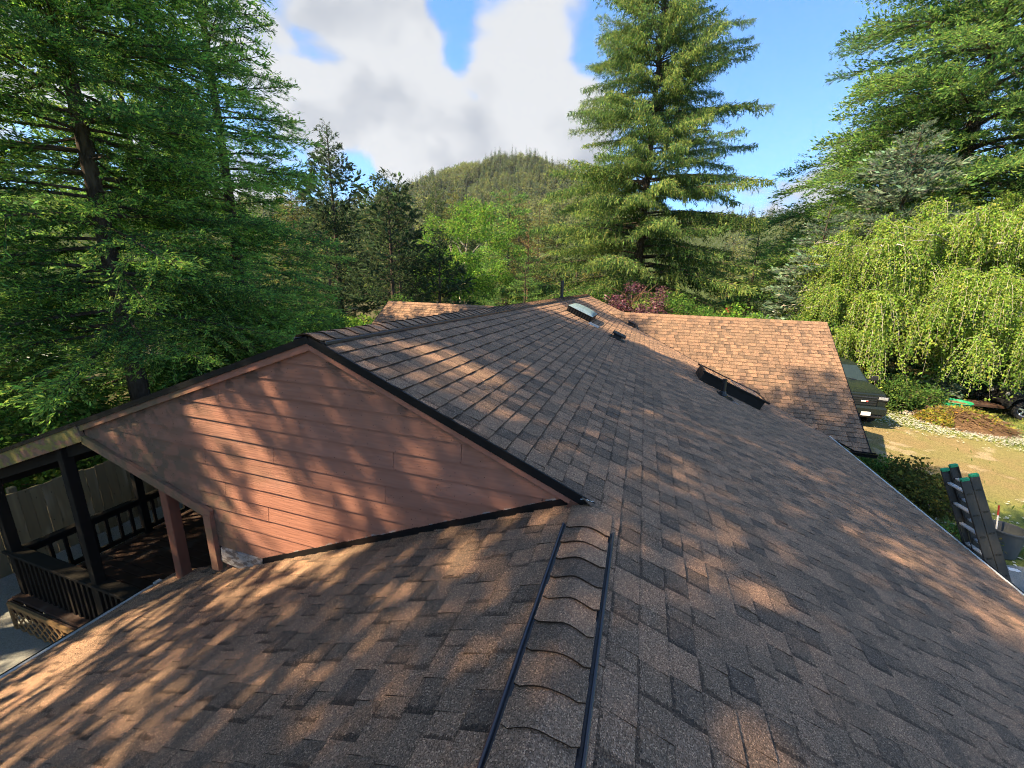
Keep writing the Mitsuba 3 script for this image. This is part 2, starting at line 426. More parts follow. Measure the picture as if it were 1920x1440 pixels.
def slope(dx, dz):
    L = math.hypot(dx, dz)
    return np.array([dx / L, 0, dz / L])


def valley_y(x): return YR - (ZW + M * x) / MW


XV0 = -ZW / M                                      # where the wing ridge meets the main slope
# right slope of main and lower roof (one plane): outline in (y, slant distance from the main ridge)
SR = math.hypot(1, M)
dr_ = lambda x: (x - RX) * SR
polyR = [(YW, 0.0), (YF, 0.0), (YF, dr_(4.15)), (YR, dr_(XV0)), (valley_y(E_ + 0.03), dr_(E_ + 0.03)), (Y0, dr_(E_ + 0.03)), (Y0, dr_(0)), (YW, dr_(0))]
polyR = sg.Polygon(polyR).buffer(0)
nR = np.array([M, 0, 1]) / SR
shingle_plane(np.array([RX, 0, RZ]), np.array([0, 1.0, 0]), slope(1, -M), nR, polyR, 0.0, dr_(E_ + 0.03), 3, rank=True)
# left slope of the lower roof
SL = math.hypot(1, LL)
nL = np.array([-LL, 0, 1]) / SL
polyL = sg.Polygon([(Y0, 0), (YW + 0.03, 0), (YW + 0.05, 3.2 * SL), (YW + 0.24, 3.75 * SL), (YW + 0.24, (-XL + 0.03) * SL), (Y0, (-XL + 0.03) * SL)])
shingle_plane(np.array([0, 0, 0.0]), np.array([0, 1.0, 0]), slope(-1, -LL), nL, polyL, 0.0, (-XL + 0.03) * SL, 5, rank=True)
# left slope of the main roof, wing slopes
SML = math.hypot(1, ML)
nML = np.array([-ML, 0, 1]) / SML
XLL = -8.35
polyML = sg.Polygon([(YW, 0), (YF, 0), (YF, (RX - XLL) * SML), (YW, (RX - XLL) * SML)])
shingle_plane(np.array([RX, 0, RZ]), np.array([0, 1.0, 0]), slope(-1, -ML), nML, polyML, 0.0, (RX - XLL) * SML, 7)
SW = math.hypot(1, MW)
nWf, nWb = np.array([0, -MW, 1]) / SW, np.array([0, MW, 1]) / SW
vW = np.array([0, -1, -MW]) / SW
WL = (YR - YE + 0.03) * SW


def valley_x(b): return (MW * b / SW - ZW) / M     # main slope meets the wing slope at slant b


polyWf = sg.Polygon([(XV0, 0), (XR, 0), (XR, WL), (valley_x(WL), WL)])
shingle_plane(np.array([0, YR, ZW]), np.array([1.0, 0, 0]), vW, nWf, polyWf, 0.0, WL, 9, rank=True)
polyWb = sg.Polygon([(XV0, 0), (XR, 0), (XR, WL), (valley_x(WL), WL)])
shingle_plane(np.array([0, YR, ZW]), np.array([1.0, 0, 0]), np.array([0, 1, -MW]) / SW, nWb, polyWb, 0.0, WL, 10)


def valley_xl(b): return RX - (RZ - ZW + MW * b / SW) / ML


polyLf = sg.Polygon([(LX, 0), (valley_xl(0), 0), (valley_xl(2.9), 2.9), (LX, 2.9 + 0.8)]).buffer(0)
shingle_plane(np.array([0, YR, ZW]), np.array([1.0, 0, 0]), vW, nWf, polyLf, 0.0, 3.7, 12)
shingle_plane(np.array([0, YR, ZW]), np.array([1.0, 0, 0]), np.array([0, 1, -MW]) / SW, nWb, polyLf, 0.0, 3.7, 13)

shingle_pool.sort(key=lambda t: -t[0])
for area, V, F, uv in shingle_pool[:300]:
    put('house__shingle', (V, F), 'shingles_mat', uv=uv)
vs, fs, us, at = [], [], [], 0
for area, V, F, uv in shingle_pool[300:]:
    vs.append(V); fs.append(F + at); us.append(uv); at += len(V)
lab(put('house__shingle_field', (np.vstack(vs), np.vstack(fs)), 'shingles_mat', uv=np.vstack(us), exact=True), 'brown blended laminated shingles covering the roof slopes', kind='stuff')
del shingle_pool

# roof decks below the shingles (solid slabs)
th = 0.05


def slab(key, pts, n, t, bsdf):
    """A convex outline of points with thickness t below it."""
    p = np.asarray(pts, float)
    q = p - np.asarray(n) * t
    k = len(p)
    F = [[0, j, j + 1] for j in range(1, k - 1)] + [[k, k + j + 1, k + j] for j in range(1, k - 1)]
    F += [t_ for j in range(k) for t_ in ([j, k + j, k + (j + 1) % k], [j, k + (j + 1) % k, (j + 1) % k])]
    return put(key, (np.vstack([p, q]), np.array(F)), bsdf)


def tri_slab(key, poly, org, u, v, n, t, bsdf, drop=0.003):
    mb = MB()
    mb.prism(poly, lambda a, b, w: org + a[:, None] * u + b[:, None] * v - (drop + w)[:, None] * n, t)
    return mb.put(key, bsdf)


I_ = 0.012
yv, zv, xv = np.array([0, 1.0, 0]), np.array([0, 0, 1.0]), np.array([1.0, 0, 0])
tri_slab('house__roof_deck', polyR.buffer(-0.05, join_style=2), np.array([RX, 0, RZ]), yv, slope(1, -M), nR, th, 'dark_soffit')
tri_slab('house__roof_deck', polyL.buffer(-I_), np.zeros(3), yv, slope(-1, -LL), nL, th, 'dark_soffit')
tri_slab('house__roof_deck', polyML.buffer(-0.05), np.array([RX, 0, RZ]), yv, slope(-1, -ML), nML, 0.04, 'dark_soffit')
tri_slab('house__roof_deck', polyWf.buffer(-I_), np.array([0, YR, ZW]), xv, vW, nWf, th, 'dark_soffit')
tri_slab('house__roof_deck', polyWb.buffer(-I_), np.array([0, YR, ZW]), xv, np.array([0, 1, -MW]) / SW, nWb, th, 'dark_soffit')
tri_slab('house__roof_deck', polyLf.buffer(-I_), np.array([0, YR, ZW]), xv, vW, nWf, th, 'dark_soffit')
tri_slab('house__roof_deck', polyLf.buffer(-I_), np.array([0, YR, ZW]), xv, np.array([0, 1, -MW]) / SW, nWb, th, 'dark_soffit')

# rake drip edges (black metal) and the pink boards under them
MB().bar((RX, YW - 0.006, RZ - 0.026), (0.0, YW - 0.006, zmain(0) - 0.026), 0.062, 0.014, up=yv).put('house__drip_edge', 'black_metal')
MB().bar((RX, YW - 0.006, RZ - 0.020), (-5.38, YW - 0.006, zmainl(-5.38) - 0.020), 0.050, 0.014, up=yv).put('house__drip_edge', 'black_metal')
MB().bar((-5.385, YW - 0.006, zmainl(-5.385) - 0.014), (XLL, YW - 0.006, zmainl(XLL) - 0.014), 0.044, 0.014, up=yv).put('house__drip_edge', 'black_metal')
MB().bar((RX, YW + 0.018, RZ - 0.082), (0.10, YW + 0.018, zmain(0.10) - 0.082), 0.050, 0.034, up=yv).put('house__rake_board', 'trim_mat')
MB().bar((RX - 0.004, YW + 0.0175, RZ - 0.074), (-5.37, YW + 0.0175, zmainl(-5.37) - 0.074), 0.056, 0.034, up=yv).put('house__rake_board', 'trim_mat')
lab(MB().bar((-5.385, YW + 0.016, zmainl(-5.385) - 0.125), (XLL, YW + 0.016, zmainl(XLL) - 0.125), 0.175, 0.036, up=yv).put('house__rake_board', 'trim_mat'), 'mossy green-stained rake board over the porch')
MB().bar((RX, YF + 0.006, RZ - 0.03), (4.15, YF + 0.006, zmain(4.15) - 0.03), 0.075, 0.014, up=yv).put('house__drip_edge', 'black_metal')

# gable wall: lap siding, row by row
YS = YW + 0.055
wall_poly = sg.Polygon([(RX, RZ - 0.06), (-0.134, -0.0028), (-3.02, -3.02 * LL + 0.06), (-3.16, -3.16 * LL + 0.075), (-3.63, -1.255), (-3.63, -0.86), (-5.37, -0.37), (-5.40, zmainl(-5.40) - 0.06)])
joints = {4: [-1.53], 7: [-2.14], 3: [-0.96], 5: [-2.75, -0.35], 6: [-1.62, -3.6], 2: [-3.3], 8: [-3.4], 9: [-2.9]}
ROW, ZT = 0.1525, 0.705
for i in range(-2, 13):
    z1, z0 = ZT - ROW * i, ZT - ROW * (i + 1)
    cuts = [-9] + sorted(joints.get(i, [])) + [3]
    for c0, c1 in zip(cuts[:-1], cuts[1:]):
        q = wall_poly.intersection(sg.box(c0 + 0.0015, z0, c1 - 0.0015, z1))
        for g in getattr(q, 'geoms', [q]):
            if g.is_empty or g.geom_type != 'Polygon' or g.area < 1e-3:
                continue
            mb = MB()
            jog = rng.uniform(-0.0015, 0.0015)
            def lapped(u, v, w, z0=z0, z1=z1, jog=jog):
                front = 0.020 - 0.017 * np.clip((v - z0) / ROW, 0, 1) + jog
                return np.stack([u, YS - np.where(w < 0.5, front, -0.012), v], 1)
            mb.prism(g, lapped, 1.0)
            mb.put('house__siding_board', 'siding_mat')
mb = MB().prism(wall_poly.buffer(-0.015), lambda u, v, w: np.stack([u, YS + 0.013 + w, v], 1), 0.08)
mb.put('house__wall', 'dark_soffit')
# trim along the slanted lower edge, corner board, primed boards, dark flashing gap
MB().bar((-5.385, YW + 0.022, -0.385), (-3.62, YW + 0.022, -0.905), 0.098, 0.036, up=yv).put('house__trim_board', 'trim_mat')
lab(MB().box((-3.665, YW + 0.02, -1.22), (0.092, 0.045, 0.62)).put('house__corner_board', 'trim_mat'), 'weathered corner board with flaking paint')
lab(MB().prism([(-3.60, -1.43), (-3.575, -1.262), (-3.04, -1.262), (-3.05, -1.33), (-3.28, -1.46)], lambda u, v, w: np.stack([u, YS - 0.03 + w, v], 1), 0.025).put('house__trim_board', 'primer_mat'), 'bare primed white board at the foot of the siding')
MB().bar((-3.2, YS - 0.018, -3.2 * LL + 0.034), (-0.12, YS - 0.018, -0.12 * LL + 0.030), 0.055, 0.012, up=yv).put('house__flashing', 'black_metal')
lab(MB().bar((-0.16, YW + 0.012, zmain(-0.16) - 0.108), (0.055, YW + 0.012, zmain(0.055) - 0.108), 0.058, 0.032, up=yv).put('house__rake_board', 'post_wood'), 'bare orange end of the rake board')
fl = MB()
for k in range(8):
    xx = -0.075 + k * 0.011
    fl.tube([(xx - 0.005, YW - 0.02, 0.022 + 0.004 * math.sin(k * 1.9)), (xx + 0.004, YW - 0.021, 0.024 + 0.004 * math.sin(k * 2.7))], 0.0020 + 0.0012 * math.sin(k * 2.3), 5)
lab(fl.put('house__sealant', 'white_paint'), 'crumbs of pale sealant at the end of the rake')

# ridge vents: hip-and-ridge caps one by one, a slotted black base and a rail each side


def ridge_caps(x0, z0, ml, mr, y0, y1, seed, rails):
    r = random.Random(seed)
    hw = 0.128
    xs = np.linspace(-hw, hw, 11)
    n = int((y1 - y0) / EXPO)
    for k in range(n):
        ya = y0 + k * EXPO + r.uniform(-0.004, 0.004)
        yb = ya + EXPO * 1.75
        tilt = r.uniform(-0.004, 0.004)

        def arch(x, extra):
            sl = np.where(x < 0, ml, mr)
            return z0 + 0.024 - sl * np.sqrt(x * x + 0.035 ** 2) + extra
        rowsV, uvs = [], []
        skew = r.uniform(-0.006, 0.006)
        for j, (y, e) in enumerate(((ya, 0.017), (ya + 0.05, 0.0155), (ya + EXPO, 0.006), (yb, 0.0005))):
            yy = np.full(11, y) + skew * xs / hw
            if j == 0:                                   # clipped front corners
                yy = yy + np.where(np.abs(xs) > 0.11, 0.016, 0) + 0.003 * np.sin(xs * 40 + k)
            rowsV.append(np.stack([xs * (1 if j == 0 else 0.985) + tilt, yy, arch(xs, e)], 1) + [x0, 0, 0])
        top = np.vstack(rowsV)
        front = rowsV[0] - [0, -0.004, 0.012]
        side = [np.stack([R_[[0, 10]][:, 0], R_[[0, 10]][:, 1], R_[[0, 10]][:, 2] - 0.008], 1) for R_ in rowsV]
        F = [[i * 11 + j, i * 11 + j + 1, (i + 1) * 11 + j + 1, (i + 1) * 11 + j] for i in range(3) for j in range(10)]
        V = np.vstack([top, rowsV[0], front] + side)
        b = 44
        F += [[b + j + 11, b + j + 12, b + j + 1, b + j] for j in range(10)]
        s0 = b + 22
        for i in range(3):
            F += [[i * 11, (i + 1) * 11, s0 + 2 * (i + 1), s0 + 2 * i], [i * 11 + 10, s0 + 2 * i + 1, s0 + 2 * i + 3, (i + 1) * 11 + 10]]
        kind = r.choices([20, 23, 0, 1, 2, 3, 4], [2.4, 1.2, 2.4, 1.6, 1.2, 2.0, 2.0])[0]
        pid = r.randrange(1000)
        uu = np.tile((xs / hw * 0.5 + 0.5) * 0.97, 4) if kind >= 20 else np.full(44, 0.5)
        if r.random() < .5:
            uu = 0.97 - uu
        uv = np.vstack([np.stack([kind + uu, np.full(44, pid + 0.6)], 1), np.tile([30.5, pid + 0.6], (len(V) - 44, 1))])  # edges near black: cut asphalt, with the shadow gap under each cap painted in
        put('house__ridge_cap', (V, np.array(F)), 'shingles_mat', uv=uv)
    for s, sl in ((-1, ml), (1, mr)):
        xr_ = s * 0.148
        zr_ = z0 - sl * 0.148
        MB().bar((x0 + xr_, rails[0], zr_ + 0.022), (x0 + xr_, rails[1], zr_ + 0.022), 0.015, 0.026, bev=0.004).put('house__vent_rail', 'rail_plastic')
        base = MB().bar((x0 + s * 0.128, rails[0], z0 - sl * 0.128 + 0.010), (x0 + s * 0.128, rails[1], z0 - sl * 0.128 + 0.010), 0.030, 0.006)
        yy = rails[0]
        step = 0.022 if rails[1] - rails[0] < 6 else 0.08
        while yy < rails[1]:
            base.box((x0 + s * 0.137, yy, z0 - sl * 0.137 + 0.0115), (0.006, step * 0.35, 0.012))
            yy += step
        base.put('house__vent_base', 'black_plastic')


ridge_caps(0.0, 0.0, LL, M, -1.35, YW - 0.09, 21, (-1.4, 2.16))
ridge_caps(RX, RZ, ML, M, YW - 0.03, YF - 0.05, 22, (YW + 0.005, YF))
# wing ridge caps
for (xa, xb, seed) in ((XV0 + 0.05, XR, 31), (LX, valley_xl(0), 32)):
    r = random.Random(seed)
    k, xx = 0, xa
    while xx < xb - 0.05:
        xe = min(xx + EXPO, xb)
        V = np.array([[xx, YR + s * 0.12, ZW + 0.016 - MW * 0.12 * abs(s) + 0.006] for s in (-1, 0, 1)] + [[xe, YR + s * 0.12, ZW + 0.016 - MW * 0.12 * abs(s)] for s in (-1, 0, 1)]
                     + [[xx, YR + s * 0.12, ZW - MW * 0.12 * abs(s) + 0.002] for s in (-1, 0, 1)] + [[xe, YR + s * 0.12, ZW - MW * 0.12 * abs(s) + 0.002] for s in (-1, 0, 1)])
        F = [[0, 3, 4, 1], [1, 4, 5, 2], [0, 1, 7, 6], [1, 2, 8, 7], [0, 6, 9, 3], [2, 5, 11, 8]]
        tone = r.choices([0, 1, 2, 3], [2, 3, 2, 1])[0]
        put('house__ridge_cap', (V, np.array(F)), 'shingles_mat', uv=np.tile([tone + 0.5, r.randrange(900) + 0.6], (12, 1)))
        xx = xe

# valley flashing, drip edges, gutters
MB().bar((XV0 + 0.02, YR, ZW + 0.006), (E_, valley_y(E_), -M * E_ + 0.006), 0.13, 0.008).put('house__valley_flashing', 'black_metal')
for yy0, yy1 in ((Y0, 2.9), (2.905, 5.6), (5.605, valley_y(E_) - 0.02)):
    MB().bar((E_ + 0.035, yy0, -M * E_ - 0.012), (E_ + 0.035, yy1, -M * E_ - 0.012), 0.034, 0.026, bev=0.004).put('house__eave_trim', 'drip_metal')
for yy0, yy1 in ((Y0, 0.62), (0.625, 2.42)):
    MB().bar((XL - 0.035, yy0, XL * LL * -1 * -1 - 0.010), (XL - 0.035, yy1, XL * LL - 0.010), 0.034, 0.026, bev=0.004).put('house__eave_trim', 'drip_metal')
MB().box((XL - 0.03, 2.47, XL * LL - 0.002), (0.055, 0.07, 0.03), bev=0.004).put('house__eave_trim', 'drip_metal')


def gutter(key, a, b, out, w=0.115, h=0.10):
    a, b, out = np.asarray(a, float), np.asarray(b, float), np.asarray(out, float)
    x = (b - a) / np.linalg.norm(b - a)
    prof = [(0, 0), (0, -h), (w * 0.72, -h), (w * 0.8, -h * 0.45), (w, -h * 0.2), (w, 0), (w - 0.015, 0.0), (w - 0.015, -0.008), (w - 0.006, -0.008), (w - 0.008, -h * 0.2), (w * 0.76, -h * 0.5), (w * 0.68, -h + 0.006), (0.006, -h + 0.006), (0.006, 0)]
    mb = MB()
    R_ = [np.array([a + out * p + np.array([0, 0, q]) for p, q in prof]), np.array([b + out * p + np.array([0, 0, q]) for p, q in prof])]
    k = len(prof)
    mb.add(np.vstack(R_), [[j, (j + 1) % k, k + (j + 1) % k, k + j] for j in range(k)])
    for e, s in ((a, 1), (b, -1)):
        mb.prism([(0, 0), (0, -h), (w * 0.72, -h), (w * 0.8, -h * 0.45), (w, -h * 0.2), (w, 0)], lambda u, v, t, e=e, s=s: e + u[:, None] * out + v[:, None] * np.array([0, 0, 1.0]) + (t * s)[:, None] * x, 0.004)
    return mb.put(key, 'gutter_black')


ZEW = ZW - MW * (YR - YE)
gutter('house__gutter', (valley_x(WL) - 0.15, YE - 0.03, ZEW + 0.005), (XR + 0.09, YE - 0.03, ZEW + 0.005), (0, -1, 0))
gutter('house__gutter', (E_ + 0.055, Y0, -M * E_ - 0.03), (E_ + 0.055, valley_y(E_) - 0.25, -M * E_ - 0.03), (1, 0, 0), w=0.06)
gutter('house__gutter', (XL - 0.055, Y0, XL * LL - 0.03), (XL - 0.055, 2.4, XL * LL - 0.03), (-1, 0, 0), w=0.06)
MB().bar((XR + 0.006, YR, ZW - 0.03), (XR + 0.006, YE - 0.02, ZEW - 0.03), 0.07, 0.014, up=xv).put('house__drip_edge', 'black_metal')
MB().bar((LX - 0.006, YR, ZW - 0.03), (LX - 0.006, YR - 3.0, ZW - MW * 3.0 - 0.03), 0.07, 0.014, up=xv).put('house__drip_edge', 'black_metal')
# outer walls
wm = MB()
wm.box((E_ - 0.5, (Y0 + 8) / 2, (GZ - 1.95) / 2 + 0.0), (0.12, 8 - Y0, -1.95 - GZ - 0.0 - 0.0))
wm.box((XR - 0.45, YR, (GZ + ZEW) / 2 - 0.1), (0.12, 7.0, ZEW - GZ - 0.2))
wm.box((1.6, YE + 0.45, (GZ + ZEW) / 2 - 0.1), (7.6, 0.12, ZEW - GZ - 0.2))
wm.prism([(YR - 3.4, ZEW - 0.1), (YR + 3.4, ZEW - 0.1), (YR, ZW - 0.25)], lambda u, v, w: np.stack([XR - 0.51 + w, u, v], 1), 0.12)
wm.box((-3.60, 6.0, (GZ - 0.62) / 2), (0.10, 7.0, -0.62 - GZ))
wm.box((-4.2, -0.1, (GZ - 2.0) / 2 - 0.15), (0.12, 5.0, -2.3 - GZ))
wm.box((-6.5, YR - 2.2, (GZ - 0.9) / 2), (6.4, 0.12, -0.9 - GZ - 0.6))
wm.put('house__outer_wall', 'plaster')

# roof fixtures -----------------------------------------------------------------------------
RF = np.stack([slope(1, -M), yv, nR], 1)            # columns: down slope, along ridge, out of the roof


def on_roof(x, y, h=0.0): return np.array([x, y, -M * x]) + nR * h


def to_roof(x, y):
    c = on_roof(x, y)
    return lambda v: np.asarray(v) @ RF.T + c


def fixture(mesh_mb, x, y):
    v, f = mesh_mb.get()
    return to_roof(x, y)(v), f


# dome skylight: dark curb with ribs and an oval-topped acrylic dome
dx, dy = -1.36, 10.72
lab('house__skylight', 'dome skylight with a pale blue-grey acrylic bubble on a black curb')
mb = MB().box((0, 0, 0.06), (0.66, 1.12, 0.13), bev=0.01)
for k in range(9):
    mb.box((-0.28 + 0.07 * k, -0.566, 0.065), (0.025, 0.02, 0.11))
put('house__skylight__curb', fixture(mb, dx, dy), 'black_metal')
mb = MB().box((0, 0, 0.135), (0.70, 1.16, 0.025), bev=0.008)
put('house__skylight__rim', fixture(mb, dx, dy), 'black_metal')
gx, gy = np.meshgrid(np.linspace(-1, 1, 17), np.linspace(-1, 1, 17), indexing='ij')
hz = 0.15 + 0.075 * ((1 - np.abs(gx) ** 2.6) * (1 - np.abs(gy) ** 2.6)) ** 0.55
V = np.stack([gx * 0.34, gy * 0.57, hz], -1).reshape(-1, 3)
F = [[i * 17 + j, (i + 1) * 17 + j, (i + 1) * 17 + j + 1, i * 17 + j + 1] for i in range(16) for j in range(16)]
put('house__skylight__dome', (to_roof(dx, dy)(V), np.array(F)), 'dome_acrylic', smooth=True)
lab(put('house__flashing', fixture(MB().box((0, 0, 0.016), (0.26, 0.42, 0.004)), -0.93, 10.0), 'lead_flashing'), 'small grey flashing sheet below the dome skylight')
# flat skylight
fx, fy = 2.2, 10.12
hl, hw_, hh = 0.70, 0.42, 0.21
lab('house__skylight_001', 'long flat glass skylight on a tall black curb beside the vent pipe')
COUNT['house__skylight'] = 1
mb = MB()
for s in (-1, 1):
    mb.box((0, s * (hw_ - 0.02), hh / 2), (2 * hl, 0.04, hh))
    mb.box((s * (hl - 0.02), 0, hh / 2), (0.04, 2 * hw_ - 0.08, hh))
put('house__skylight_001__curb', fixture(mb, fx, fy), 'black_metal')
mb = MB()
for s in (-1, 1):
    mb.box((0.02, s * (hw_ + 0.005), hh + 0.015), (2 * hl + 0.14, 0.06, 0.04), bev=0.006)
    mb.box((s * (hl + 0.01) + 0.02, 0, hh + 0.013), (0.06, 2 * hw_ - 0.05, 0.034), bev=0.005)
put('house__skylight_001__frame', fixture(mb, fx, fy), 'black_metal')
put('house__skylight_001__pane', fixture(MB().add([[-hl + .02, -hw_ + .03, hh + .022], [hl, -hw_ + .03, hh + .022], [hl, hw_ - .03, hh + .022], [-hl + .02, hw_ - .03, hh + .022]], [[0, 1, 2, 3]]), fx, fy), 'pane_glass')
mb = MB()
for k in range(7):
    mb.box((0.05 + k * 0.09, 0, hh + 0.026), (0.012, 2 * hw_ - 0.08, 0.006))
mb.box((-hl / 2 - 0.02, 0, hh - 0.045), (hl - 0.08, 2 * hw_ - 0.1, 0.01))
put('house__skylight_001__blind', fixture(mb, fx, fy), 'pale_wood')
mb = MB().box((0, 0, 0.0), (2 * hl - 0.08, 2 * hw_ - 0.1, 0.012))
put('house__skylight_001__well', fixture(mb, fx, fy), 'dark_soffit')


def box_vent(x, y, label, s=1.0):
    k = numbered('house__roof_vent')
    lab(k, label)
    mb = MB().box((0, 0, 0.012), (0.40 * s, 0.40 * s, 0.008))
    put(k + '__flange', fixture(mb, x, y), 'black_plastic')
    mb = MB().box((-0.02, 0, 0.06), (0.20 * s, 0.22 * s, 0.09))
    put(k + '__throat', fixture(mb, x, y), 'black_plastic')
    mb = MB().box((0, 0, 0.118), (0.33 * s, 0.34 * s, 0.045), bev=0.015)
    mb.box((0.10, 0, 0.085), (0.02, 0.30 * s, 0.02))
    put(k + '__hood', fixture(mb, x, y), 'black_plastic')


box_vent(-0.33, 9.75, 'black box vent in the middle of the main slope')
box_vent(-0.17, 14.0, 'smaller black box vent up by the wing valley', 0.85)


def vent_pipe(x, y, z, h, rad, label):
    k = numbered('house__vent_pipe')
    lab(k, label)
    MB().lathe([(rad * 0.8, h - 0.03), (rad * 0.8, h), (rad, h), (rad, 0.05), (rad, -0.1)], (x, y, z), 18).put(k + '__stack', 'black_plastic', smooth=40)
    MB().lathe([(rad * 1.05, 0.085), (rad * 1.35, 0.07), (rad * 1.5, 0.02), (rad * 2.1, 0.0), (rad * 2.1, -0.08)], (x, y, z + 0.015), 18).put(k + '__boot', 'black_plastic', smooth=40)


vent_pipe(1.98, 9.22, -M * 1.98, 0.36, 0.048, 'short black plumbing vent in front of the long skylight')
put('house__flashing', fixture(MB().box((0.05, 0, 0.014), (0.36, 0.32, 0.004)), 1.98, 9.2), 'black_metal')
put('house__flashing', fixture(MB().box((0, 0, 0.016), (0.14, 0.05, 0.003)), 2.2, 9.0), 'lead_flashing')
vent_pipe(-2.44, 13.5, zmainl(-2.44), 0.62, 0.055, 'tall black pipe rising behind the far end of the main ridge')
# ------------------------------------------------------------------ porch under the left slope
lab('porch', 'dark wooden porch with railings and lattice skirt under the left roof slope', 'porch')
DZ, PY, PX = -3.12, 2.50, -7.80                     # deck level, front rail plane, side rail plane


def ceil(x): return zmainl(x) - 0.20


def post(x, y, label, z0=DZ, z1=None, bsdf='dark_wood', w=0.105):
    z1 = z1 if z1 is not None else ceil(x)
    return lab(MB().box((x, y, (z0 + z1) / 2), (w, w, z1 - z0), bev=0.006).put('porch__post', bsdf), label)


post(PX, PY, 'corner post at the front left', z0=GZ)
post(-6.0, PY, 'front post in the middle of the railing', z0=GZ)
post(-4.38, PY + 0.02, 'post next to the gable wall, coloured orange-red for the light on one face', bsdf='post_wood')  # reddish light on this post is put into its wood colour
post(PX, 4.0, 'post in the middle of the side railing', z1=ceil(PX))
post(PX, 7.9, 'back post of the side railing')
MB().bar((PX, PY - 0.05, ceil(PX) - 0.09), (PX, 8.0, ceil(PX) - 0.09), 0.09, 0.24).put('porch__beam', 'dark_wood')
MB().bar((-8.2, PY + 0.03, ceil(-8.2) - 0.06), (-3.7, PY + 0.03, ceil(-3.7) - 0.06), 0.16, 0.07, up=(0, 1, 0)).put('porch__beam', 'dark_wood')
nb = 0
for k in range(40):                                  # deck boards, laid along the front
    y = 2.36 + 0.143 * k
    if y > 8.0:
        break
    MB().box(((-7.87 - 3.66) / 2, y + 0.068, DZ - 0.019), (4.21, 0.136, 0.038), bev=0.004).put('porch__deck_board', 'deck_wood')
MB().bar((-7.88, 2.33, DZ - 0.12), (-3.7, 2.33, DZ - 0.12), 0.035, 0.17).put('porch__rim_joist', 'deck_wood')
MB().bar((-7.885, 2.33, DZ - 0.12), (-7.885, 8.0, DZ - 0.12), 0.035, 0.17).put('porch__rim_joist', 'deck_wood')
RT = -2.43                                           # top of the handrail
MB().box(((PX - 3.75) / 2 - 0.05, PY, RT - 0.019), (4.2, 0.17, 0.038), bev=0.005).put('porch__handrail', 'dark_wood')
MB().box((PX, (PY + 7.9) / 2, RT - 0.0205), (0.12, 7.9 - PY - 0.1, 0.041), bev=0.005).put('porch__handrail', 'dark_wood')
MB().bar((PX, PY, RT - 0.085), (-3.75, PY, RT - 0.085), 0.038, 0.085).put('porch__rail', 'dark_wood')
MB().bar((PX, PY, DZ + 0.10), (-3.75, PY, DZ + 0.10), 0.038, 0.075).put('porch__rail', 'dark_wood')
MB().bar((PX, PY, RT - 0.085), (PX, 7.9, RT - 0.085), 0.038, 0.085).put('porch__rail', 'dark_wood')
MB().bar((PX, PY, DZ + 0.09), (PX, 7.9, DZ + 0.09), 0.038, 0.075).put('porch__rail', 'dark_wood')
x = PX + 0.13
while x < -3.8:
    if min(abs(x - p) for p in (-6.0, -4.38)) > 0.085:
        MB().box((x, PY - 0.025, (DZ - 0.03 + RT - 0.05) / 2), (0.042, 0.03, RT - DZ + 0.02)).put('porch__baluster', 'dark_wood')
    x += 0.112
y = PY + 0.16
while y < 7.8:
    if abs(y - 4.0) > 0.09:
        MB().box((PX, y, (DZ + 0.1 + RT - 0.08) / 2), (0.04, 0.04, RT - DZ - 0.19)).put('porch__baluster', 'dark_wood')
    y += 0.165
# lattice skirt
lat = MB()
LX0, LX1, LZ0, LZ1, LY = -7.78, -3.9, GZ + 0.02, DZ - 0.05, 2.30
for s in (1, -1):
    c = LX0 - 1.0
    while c < LX1 + 1.0:
        p = [(c, LZ0), (c + s * (LZ1 - LZ0), LZ1)]
        q = sg.LineString(p).intersection(sg.box(LX0, LZ0, LX1, LZ1))
        if not q.is_empty and q.length > 0.03:
            (xa, za), (xb, zb) = list(q.coords)[0], list(q.coords)[-1]
            lat.bar((xa, LY + 0.004 * s, za), (xb, LY + 0.004 * s, zb), 0.028, 0.007, up=(0, 1, 0))
        c += 0.165
lab(lat.put('porch__lattice', 'lattice_wood'), 'diagonal lattice skirt below the deck', kind='stuff')
lab(MB().bar((LX0 - 0.04, LY, LZ1 + 0.0), (LX1, LY, LZ1 + 0.0), 0.03, 0.06).bar((LX0 - 0.02, LY, LZ0), (LX0 - 0.02, LY, LZ1), 0.05, 0.03, up=(0, 1, 0)).put('porch__lattice_frame', 'lattice_wood'))

# ------------------------------------------------------------------ board fence beyond the porch
lab('fence', 'weathered grey-brown board fence beyond the porch', 'fence')
r_ = random.Random(12)
y = -1.6
while y < 10.4:
    w = r_.uniform(0.135, 0.155)
    top = GZ + 1.37 + r_.uniform(-0.02, 0.02)
    xx = -9.42 + r_.uniform(-0.004, 0.004)
    mb = MB().prism([(y, GZ - 0.05), (y + w - 0.006, GZ - 0.05), (y + w - 0.006 + r_.uniform(-.004, .004), top), (y + r_.uniform(-.004, .004), top + r_.uniform(-0.01, 0.01))], lambda u, v, t, xx=xx: np.stack([xx - t, u, v], 1), 0.018)
    v_, f_ = mb.get()
    put('fence__board', (v_, f_), 'fence_wood', uv=np.tile([r_.random(), 0.5], (len(v_), 1)))
    y += w
for z in (GZ + 0.3, GZ + 1.05):
    m_ = MB().bar((-9.475, -1.6, z), (-9.475, 10.4, z), 0.04, 0.09)
    v_, f_ = m_.get()
    put('fence__rail', (v_, f_), 'fence_wood', uv=np.tile([0.4, 0.5], (len(v_), 1)))
for k in range(6):
    v_, f_ = MB().box((-9.54, -1.2 + 2.2 * k, GZ + 0.7), (0.09, 0.09, 1.45)).get()
    put('fence__post', (v_, f_), 'fence_wood', uv=np.tile([0.3, 0.5], (len(v_), 1)))

